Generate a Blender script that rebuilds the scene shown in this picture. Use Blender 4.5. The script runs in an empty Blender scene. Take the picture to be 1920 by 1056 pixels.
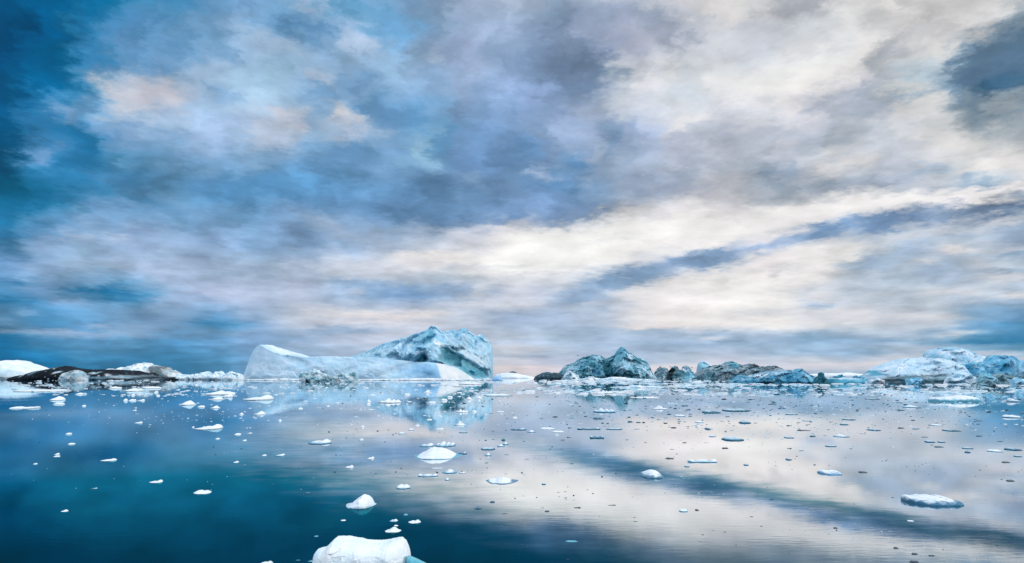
import bpy, math, random
import numpy as np

F = 1800.0      # focal length in photograph pixels (1920 wide)
CAM_H = 4.0     # eye height above the water, metres
HOR = 700.0     # horizon row in the photograph
scene = bpy.context.scene
col = scene.collection
rng = np.random.default_rng(7)
random.seed(7)

# ------------------------------------------------------------------ numpy noise
_P = np.random.default_rng(11).permutation(512).astype(np.int64)
_GR = np.random.default_rng(12).normal(size=(512, 3)); _GR /= np.linalg.norm(_GR, axis=1)[:, None]
def _h(i, j, k):
    return _P[(_P[(_P[i & 511] + j) & 511] + k) & 511]
def perlin(p):
    i = np.floor(p).astype(np.int64); f = p - i
    u = f * f * f * (f * (f * 6 - 15) + 10)
    out = 0.0
    for a in (0, 1):
        wa = u[..., 0] if a else 1 - u[..., 0]
        for b in (0, 1):
            wb = u[..., 1] if b else 1 - u[..., 1]
            for c in (0, 1):
                wc = u[..., 2] if c else 1 - u[..., 2]
                g = _GR[_h(i[..., 0] + a, i[..., 1] + b, i[..., 2] + c)]
                d = f - np.array([a, b, c], float)
                out = out + wa * wb * wc * (g * d).sum(-1)
    return out * 1.6
def fbm(p, o=4, rough=.5):
    s = 0.0; a = 1.0; n = 0.0
    for k in range(o):
        s = s + a * perlin(p * 2.03 ** k + 17.3 * k); n += a; a *= rough
    return s / n
def ridged(p, o=4, rough=.5):
    s = 0.0; a = 1.0; n = 0.0
    for k in range(o):
        s = s + a * (1 - 2 * np.abs(perlin(p * 2.03 ** k + 31.7 * k))); n += a; a *= rough
    return s / n
_CR = np.random.default_rng(13).random((512, 8))
def facets(p, tilt=1.0):
    """fractured ice: every Voronoi cell is a flat facet of its own height and tilt"""
    i = np.floor(p).astype(np.int64)
    num = np.zeros(p.shape[:-1]); den = np.full(p.shape[:-1], 1e-12)
    for a in (-1, 0, 1):
        for b in (-1, 0, 1):
            for c in (-1, 0, 1):
                q = i + np.array([a, b, c])
                r = _CR[_h(q[..., 0], q[..., 1], q[..., 2])]
                d = p - (q + r[..., :3])
                w = np.exp(-26 * (d * d).sum(-1))
                num += w * (.4 * (r[..., 3] - .5) + tilt * (d * (r[..., 4:7] - .5) * 2).sum(-1)); den += w
    return num / den

# ------------------------------------------------------------------ materials
def nt(mat):
    mat.use_nodes = True
    t = mat.node_tree; t.nodes.clear()
    return t
def N(t, kind, **kw):
    n = t.nodes.new(kind)
    for k, v in kw.items():
        if k.startswith('i_'):
            n.inputs[k[2:].replace('_', ' ')].default_value = v
        else:
            setattr(n, k, v)
    return n

def ice_material(name, scale, bump, rough=.55, mott=.25, snow=.0, spec=.15):
    """vertex colour holds the kind of ice (snow ice, clear blue ice, moraine dirt); nodes add grain and relief"""
    m = bpy.data.materials.new(name); t = nt(m); L = t.links.new
    out = N(t, 'ShaderNodeOutputMaterial'); b = N(t, 'ShaderNodeBsdfPrincipled')
    b.inputs['Roughness'].default_value = rough
    b.inputs['IOR'].default_value = 1.31
    b.inputs['Specular IOR Level'].default_value = spec
    at = N(t, 'ShaderNodeAttribute', attribute_name='ice')
    tc = N(t, 'ShaderNodeTexCoord')
    n1 = N(t, 'ShaderNodeTexNoise'); n1.inputs['Scale'].default_value = scale; n1.inputs['Detail'].default_value = 8; n1.inputs['Roughness'].default_value = .62
    n2 = N(t, 'ShaderNodeTexNoise'); n2.inputs['Scale'].default_value = scale * 3.1; n2.inputs['Detail'].default_value = 6; n2.inputs['Distortion'].default_value = 1.2
    L(tc.outputs['Object'], n1.inputs['Vector']); L(tc.outputs['Object'], n2.inputs['Vector'])
    mr = N(t, 'ShaderNodeMapRange'); mr.inputs['From Min'].default_value = .3; mr.inputs['From Max'].default_value = .7
    mr.inputs['To Min'].default_value = 1 - mott; mr.inputs['To Max'].default_value = 1 + mott * .6
    L(n1.outputs['Fac'], mr.inputs['Value'])
    gm = N(t, 'ShaderNodeCombineColor')   # clear ice patches lose red first, so the grain goes bluer rather than grey
    pw = N(t, 'ShaderNodeMath', operation='POWER'); pw.inputs[1].default_value = 1.8
    pg = N(t, 'ShaderNodeMath', operation='POWER'); pg.inputs[1].default_value = .8
    pb = N(t, 'ShaderNodeMath', operation='POWER'); pb.inputs[1].default_value = .5
    for p, o in ((pw, 'Red'), (pg, 'Green'), (pb, 'Blue')):
        L(mr.outputs['Result'], p.inputs[0]); L(p.outputs[0], gm.inputs[o])
    mx = N(t, 'ShaderNodeMix', data_type='RGBA', blend_type='MULTIPLY'); mx.inputs['Factor'].default_value = 1
    L(at.outputs['Color'], mx.inputs[6]); L(gm.outputs[0], mx.inputs[7])
    src = mx.outputs[2]
    if snow > 0:
        ge = N(t, 'ShaderNodeNewGeometry'); sp = N(t, 'ShaderNodeSeparateXYZ'); L(ge.outputs['Normal'], sp.inputs[0])
        ms = N(t, 'ShaderNodeMapRange'); ms.inputs['From Min'].default_value = .55; ms.inputs['From Max'].default_value = .9
        ms.inputs['To Max'].default_value = snow; L(sp.outputs['Z'], ms.inputs['Value'])
        sx = N(t, 'ShaderNodeMix', data_type='RGBA'); L(ms.outputs['Result'], sx.inputs['Factor']); L(src, sx.inputs[6])
        sx.inputs[7].default_value = (.86, .88, .9, 1); src = sx.outputs[2]
    L(src, b.inputs['Base Color'])
    bp = N(t, 'ShaderNodeBump'); bp.inputs['Strength'].default_value = .8; bp.inputs['Distance'].default_value = bump
    L(n2.outputs['Fac'], bp.inputs['Height']); L(bp.outputs[0], b.inputs['Normal'])
    L(b.outputs[0], out.inputs[0])
    return m

M_BERG = ice_material('berg ice', .16, .10, mott=.16)
M_FAR = ice_material('fractured ice', .42, .22, mott=.55, spec=.05)
M_PEAK = ice_material('glacier ice', .30, .18, mott=.24, spec=.05)
M_FLOE = ice_material('floe ice', 2.2, .015, mott=.10)
M_CLEAR = ice_material('clear wet ice', 3.0, .02, rough=.25, mott=.3, spec=.3)

SNOW = (.84, .86, .89); PALE = (.66, .80, .88); SKYB = (.42, .64, .77); MID = (.20, .46, .60); TEAL = (.07, .30, .36)
DEEP = (.015, .10, .14); DIRT = (.010, .012, .016); GREY = (.27, .36, .40); GRIT = (.06, .095, .115); CREAM = (.86, .84, .82)
BLUE = (.11, .38, .58); DKBL = (.03, .16, .26)

def tag(o, label=None, cat=None, group=None, kind=None):
    if label: o['label'] = label
    if cat: o['category'] = cat
    if group: o['group'] = group
    if kind: o['kind'] = kind
    return o
def mesh_obj(name, verts, faces, mat, cols=None, parent=None, loc=(0, 0, 0), smooth=True):
    me = bpy.data.meshes.new(name)
    me.from_pydata(verts, [], faces) if not isinstance(faces, np.ndarray) else _fast(me, verts, faces)
    if smooth: me.polygons.foreach_set('use_smooth', np.ones(len(me.polygons), bool))
    if cols is not None:
        a = me.color_attributes.new('ice', 'FLOAT_COLOR', 'POINT')
        c = np.ones((len(cols), 4), np.float32); c[:, :3] = cols
        a.data.foreach_set('color', c.ravel())
    me.materials.append(mat)
    o = bpy.data.objects.new(name, me); col.objects.link(o); o.location = loc; o.parent = parent
    return o
def _fast(me, v, f):
    v = np.asarray(v, np.float32)
    me.vertices.add(len(v)); me.vertices.foreach_set('co', v.ravel())
    me.loops.add(f.size); me.loops.foreach_set('vertex_index', f.ravel().astype(np.int32))
    me.polygons.add(len(f)); me.polygons.foreach_set('loop_start', np.arange(0, f.size, 4, dtype=np.int32))
    me.update(calc_edges=True); me.validate()
def grid_faces(nu, nv):
    i, j = np.meshgrid(np.arange(nu - 1), np.arange(nv - 1), indexing='ij')
    a = (i * nv + j).ravel()
    return np.stack([a, a + nv, a + nv + 1, a + 1], 1)

def stroke_mask(s, px, py):
    cx, cy, rx, ry, an = s[:5]
    a = math.radians(-an); dx = px - cx; dy = py - cy
    u = (dx * math.cos(a) + dy * math.sin(a)) / rx; v = (-dx * math.sin(a) + dy * math.cos(a)) / ry
    return np.exp(-(u * u + v * v) ** 1.6 * .8)
def poly_mask(pts, px, py, soft=1.5):
    """inside-ness of a polygon (photograph measurements of a patch of ice), soft-edged"""
    pts = np.array(pts, float); n = len(pts)
    inside = np.zeros(px.shape, bool); dist = np.full(px.shape, 1e9)
    for k in range(n):
        x1, y1 = pts[k]; x2, y2 = pts[(k + 1) % n]
        c = ((y1 > py) != (y2 > py)) & (px < (x2 - x1) * (py - y1) / ((y2 - y1) + 1e-9) + x1)
        inside ^= c
        ex, ey = x2 - x1, y2 - y1
        tt = np.clip(((px - x1) * ex + (py - y1) * ey) / (ex * ex + ey * ey + 1e-9), 0, 1)
        dist = np.minimum(dist, np.hypot(px - x1 - tt * ex, py - y1 - tt * ey))
    sd = np.where(inside, dist, -dist)
    return np.clip(sd / soft * .5 + .5, 0, 1)

def depth_of(wy):
    return F * CAM_H / (wy - HOR)

def berg(name, label, cat, pts, wy, thick, base=PALE, patches=(), relief=(), ez=.7, ey=.7, lean=.5, jag=0., rough=1.2, rscale=.12,
         fac=0., fscale=.1, res=1.0, mat=None, group=None, parent=None, origin=None, seed=0, back=None, top=None, wet=None, mott=None, toph=.0, vres=None, hmul=1.0, layers=(), zdisp=.3):
    """one solid piece of ice. pts is its skyline as (column, row) in the photograph; wy the row of its waterline (gives its distance);
    thick its front-to-back size in metres. The front carries relief and patches, the back is closed and rounded."""
    pts = np.array(pts, float)
    d0 = depth_of(wy); yc = d0 + thick * lean; k = yc / F
    x0, x1 = pts[0, 0], pts[-1, 0]
    nu = max(12, int((x1 - x0) * res) + 1)
    px = np.linspace(x0, x1, nu)
    cy = np.interp(px, pts[:, 0], pts[:, 1])
    off = np.array([seed * 3.7, seed * 1.3, seed * 5.1])
    if jag:
        q = np.stack([px * .30, np.zeros(nu), np.zeros(nu)], 1) + off
        cy = cy - jag * (.8 * fbm(q, 4, .6) + .7 * np.clip(ridged(q * 1.4 + 3, 3, .6), 0, 1) - .2) * np.clip((700 + CAM_H * F / yc - cy) / 6, 0, 1)
    H = np.clip(CAM_H - (cy - HOR) * k, .02 * k, None) * hmul
    Hm = H.max()
    e = np.minimum(px - x0, x1 - px) / (x1 - x0)
    s = np.clip(e / .22, 0, 1) ** .5 * .85 + .15 * np.clip(H / Hm, 0, 1)
    s = np.maximum(s, .06)
    nf = vres or max(8, int(Hm / k * res * 1.1)); nb = max(6, nf // 2)
    vf = np.linspace(0, 1, nf); vb = np.linspace(0, 1, nb)[::-1][1:]
    v = np.concatenate([[0], vf, vb, [0]]); isb = np.concatenate([np.zeros(nf + 1), np.ones(nb)])
    nv = len(v); a = v * math.pi / 2
    Z = H[:, None] * (np.sin(a) ** ez)[None, :]
    cw = np.clip(np.cos(a), 0, 1) ** ey
    Yf = -thick * lean * cw; Yb = thick * (1 - lean) * cw
    Y = np.where(isb > 0, Yb, Yf)[None, :] * s[:, None]
    X = np.repeat(((px - 960) * k)[:, None], nv, 1)
    PX = np.repeat(px[:, None], nv, 1); PY = HOR + (CAM_H - Z) / k
    front = (1 - isb)[None, :] * (1 - v ** 6)[None, :] * np.ones((nu, 1))
    for r in relief:
        m = poly_mask(r[1], PX, PY, r[3] if len(r) > 3 else 3.) if r[0] == 'p' else (stroke_mask(r[1], PX, PY) if r[0] == 's' else r[1](PX, PY))
        Y = Y - r[2] * m * (1. if r[0] == 'f' else front)
    P = np.stack([X, Y + yc, Z], -1)
    env = (s[:, None] * np.minimum(1, (Z / (.12 * Hm + 1e-6)) * .7 + .3))
    n1 = ridged(P * rscale + off, 5, .55)
    n2 = fbm(P * rscale * 1.7 + off + 9.1, 4, .55)
    disp = rough * (.6 * n1 + .7 * n2) * env
    if fac:
        disp = disp + fac * facets(P * fscale * np.array([1, 1, 1.3]) + off + .35 * n2[..., None], 1.2) * env
    for (amp, sc, st, th, sd, pc) in layers:
        th = math.radians(th); ca, sa = math.cos(th), math.sin(th)
        q = np.stack([(X * ca + Z * sa) * sc * st, Y * sc * .4, (-X * sa + Z * ca) * sc], -1) + off
        disp = disp + amp * ridged(q, 4, .55) * env * np.clip((sd * (PX - pc)) / 12 + .5, 0, 1)
    sgn = np.where(isb > 0, -1., 1.)[None, :]
    Y = Y - disp * sgn * (1 - .5 * v ** 4)[None, :]
    Z = Z + zdisp * disp * (np.sin(a) ** 2)[None, :] * np.clip(H / (.25 * Hm), 0, 1)[:, None]
    X = X + .3 * rough * fbm(P * rscale * 1.3 + off + 40, 3)* env
    Z[:, 0] = -1.2 * k * 6; Z[:, -1] = -1.2 * k * 6
    Z[:, 1] = np.minimum(Z[:, 1], 0); Z[:, -2] = np.minimum(Z[:, -2], 0)
    C = np.zeros((nu, nv, 3)) + np.array(base, float)
    if mott is not None:
        for (c2, sc, thr, wd, amt, *vz) in mott:
            if len(vz) > 1:      # layers: ice bands dipping at an angle
                th = math.radians(vz[1]); ca, sa = math.cos(th), math.sin(th)
                q = np.stack([(X * ca + Z * sa) * sc * vz[0], Y * sc * .5, (-X * sa + Z * ca) * sc], -1)
                if len(vz) > 2: wgt = np.clip((vz[2] * (PX - vz[3])) / 12 + .5, 0, 1)
                else: wgt = 1.
            else: q = np.stack([X, Y + yc, Z], -1) * np.array([sc, sc, sc * (vz[0] if vz else 1.2)]); wgt = 1.
            n = fbm(q + off + 71 * sc, 5, .6) * wgt - (1 - wgt)
            w = np.clip((n - thr) / wd, 0, 1)[..., None] * amt
            C = C * (1 - w) + np.array(c2) * w
    for p in patches:
        wob = p[4] if len(p) > 4 else 2.0
        qx = PX + wob * fbm(np.stack([PX * .12, PY * .12, np.zeros_like(PX)], -1) + off + 5, 3); qy = PY + wob * fbm(np.stack([PX * .12, PY * .12, np.ones_like(PX) * 7], -1) + off + 5, 3)
        m = poly_mask(p[1], qx, qy, 1.6) if p[0] == 'p' else stroke_mask(p[1], qx, qy)
        m = (m * p[3])[..., None]
        C = C * (1 - m) + np.array(p[2]) * m
    if top is not None:      # snow left lying on the upper part
        w = (np.clip((np.sin(a)[None, :] - top[1] + .15 * n2) / top[2], 0, 1) * (1 if top[3:] == () else top[3]))[..., None]
        C = C * (1 - w) + np.array(top[0]) * w
    if wet is not None:      # bare washed ice along the waterline, wet[1] = height in photo pixels
        w = np.clip((wet[1] * k * (1 + .8 * n2) - Z) / (wet[1] * k * .5), 0, 1)[..., None] * wet[2]
        C = C * (1 - w) + np.array(wet[0]) * w
    o0 = np.array([X.mean(), yc, 0.]) if origin is None else origin
    V = np.stack([X - o0[0], Y + yc - o0[1], Z], -1).reshape(-1, 3)
    loc = tuple(o0) if parent is None else (0, 0, 0)
    o = mesh_obj(name, V, grid_faces(nu, nv), mat or M_BERG, np.clip(C, .004, .9).reshape(-1, 3), parent, loc)
    if label: tag(o, label, cat, group)
    return o
# ---- colours of the cloud deck
ROWY=[0,50,100,150,200,250,300,350,400,450,500,550,600,640,680,696]
G='''0,95,155 0,105,165 10,110,165 75,145,195 80,150,205 120,165,215 120,155,200 130,170,210 95,150,195 125,155,195 140,160,195 165,175,205 175,185,210 160,175,205 170,180,200 190,195,210 210,205,210 228,222,220 220,218,220 190,188,196 225,222,224 225,220,218 195,190,188 205,200,198 195,195,200
0,90,150 0,100,160 35,120,175 90,145,200 110,160,210 130,170,215 150,180,220 110,155,205 165,185,220 115,155,200 135,155,190 160,172,205 165,178,210 150,165,195 145,155,185 160,165,190 180,180,195 215,215,222 212,212,225 215,218,226 232,230,230 205,200,202 185,180,182 210,205,205 140,150,170
0,80,135 0,100,155 60,130,185 110,155,205 120,165,215 140,175,220 165,190,225 150,180,220 165,185,220 150,180,215 145,165,200 155,165,200 140,155,190 145,160,195 150,158,188 165,165,188 205,205,215 220,220,226 212,216,228 228,228,232 230,226,226 190,186,192 210,207,207 130,150,180 90,110,140
0,80,130 5,100,155 90,150,200 150,180,217 155,180,215 170,190,220 160,190,220 160,185,220 130,165,210 150,180,220 140,165,205 150,165,200 140,155,190 130,145,185 145,155,185 210,210,220 215,218,226 222,222,226 232,230,232 240,236,235 205,202,210 185,185,198 185,195,210 105,125,155 75,95,125
0,85,140 50,120,175 100,150,200 170,190,220 175,192,222 160,185,220 170,195,225 130,165,210 150,180,220 110,150,200 125,165,210 140,160,200 125,145,185 135,150,190 170,178,205 200,205,220 215,216,224 200,200,212 210,210,220 215,210,215 165,168,188 205,202,208 210,206,206 120,135,160 165,165,175
0,75,120 60,125,180 60,125,180 130,160,205 140,170,210 160,180,218 180,195,222 150,178,215 160,182,218 130,165,210 130,165,205 115,145,190 125,145,185 145,160,195 150,162,195 160,172,205 185,188,206 182,184,202 190,192,208 180,184,202 190,192,206 200,200,208 205,202,205 190,190,195 170,170,178
0,70,110 50,120,172 40,115,170 100,150,195 120,160,205 130,165,210 140,170,210 125,160,205 115,155,205 130,165,210 130,165,210 110,140,190 115,145,190 140,155,190 155,168,198 160,172,200 185,188,205 205,200,208 195,195,208 200,200,212 205,205,215 190,192,206 205,205,212 225,222,222 210,206,206
0,80,115 25,110,160 60,125,175 95,145,195 110,155,200 95,145,195 85,140,195 95,145,195 110,150,195 115,150,195 115,145,190 125,150,190 120,145,185 115,142,187 140,157,192 160,170,198 180,180,198 200,196,206 190,192,206 190,190,202 190,192,204 185,190,205 200,202,212 170,182,204 215,212,216
30,110,160 90,140,187 120,155,202 110,150,195 115,155,200 125,160,205 115,155,200 130,160,205 130,158,200 115,145,190 120,145,190 130,150,190 130,145,185 125,140,180 170,175,200 205,202,212 215,210,215 212,206,212 225,222,224 238,233,232 238,233,232 240,235,235 230,225,228 215,212,218 180,182,196
70,130,180 130,160,205 150,175,212 155,175,215 150,172,212 145,168,210 135,165,208 138,163,206 150,170,206 172,185,213 187,195,218 200,202,220 225,220,224 232,228,232 225,222,228 240,235,235 245,240,238 230,227,230 215,212,220 205,205,216 200,204,216 195,200,214 185,192,210 185,192,208 150,162,190
120,155,205 150,175,215 160,182,216 165,185,220 170,185,218 170,185,218 170,185,215 180,190,216 200,205,222 215,215,228 225,222,228 225,222,228 245,242,242 242,240,242 230,229,233 215,215,224 215,215,224 225,222,226 240,232,232 235,230,230 190,198,215 180,190,210 175,188,212 195,198,212 190,198,214
70,130,180 110,150,200 110,152,198 120,160,204 165,182,218 175,185,218 180,190,220 185,192,220 165,182,213 160,180,213 170,185,215 180,190,216 205,208,225 195,202,222 200,206,222 225,222,228 232,225,227 245,238,235 240,236,235 225,222,228 190,198,216 190,198,216 195,202,218 190,198,216 180,192,214
95,145,192 75,135,185 100,148,195 125,160,205 135,165,208 110,153,200 150,172,210 195,202,222 205,208,224 215,214,226 205,208,222 190,198,218 165,180,212 170,184,214 185,194,218 225,222,228 228,222,226 232,226,228 238,234,234 215,216,226 215,215,224 195,200,216 195,200,216 125,160,200 110,150,195
20,107,162 70,130,180 90,142,190 95,148,195 85,140,190 105,150,198 130,160,205 160,178,210 170,184,214 185,194,218 180,190,216 190,198,220 195,202,222 180,195,220 170,188,218 170,188,218 165,184,216 160,182,215 165,185,218 150,178,214 150,175,210 175,190,215 165,184,212 85,145,192 60,130,180
20,110,165 30,115,170 65,130,180 65,130,182 70,135,185 85,142,190 120,160,205 150,178,215 175,190,218 180,192,218 185,195,218 190,200,220 210,210,224 190,196,220 185,195,222 180,194,222 195,205,225 205,207,226 200,206,224 205,210,226 190,200,222 205,208,222 190,200,220 190,198,218 200,203,220
15,108,163 25,112,167 50,125,175 55,128,178 65,132,182 85,142,190 120,160,205 160,180,215 180,192,218 185,194,218 195,200,220 205,206,222 224,214,222 220,212,222 212,210,222 216,212,222 226,219,226 220,214,224 190,198,222 190,200,222 195,203,222 200,206,222 195,203,222 195,203,220 205,206,222'''
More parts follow.
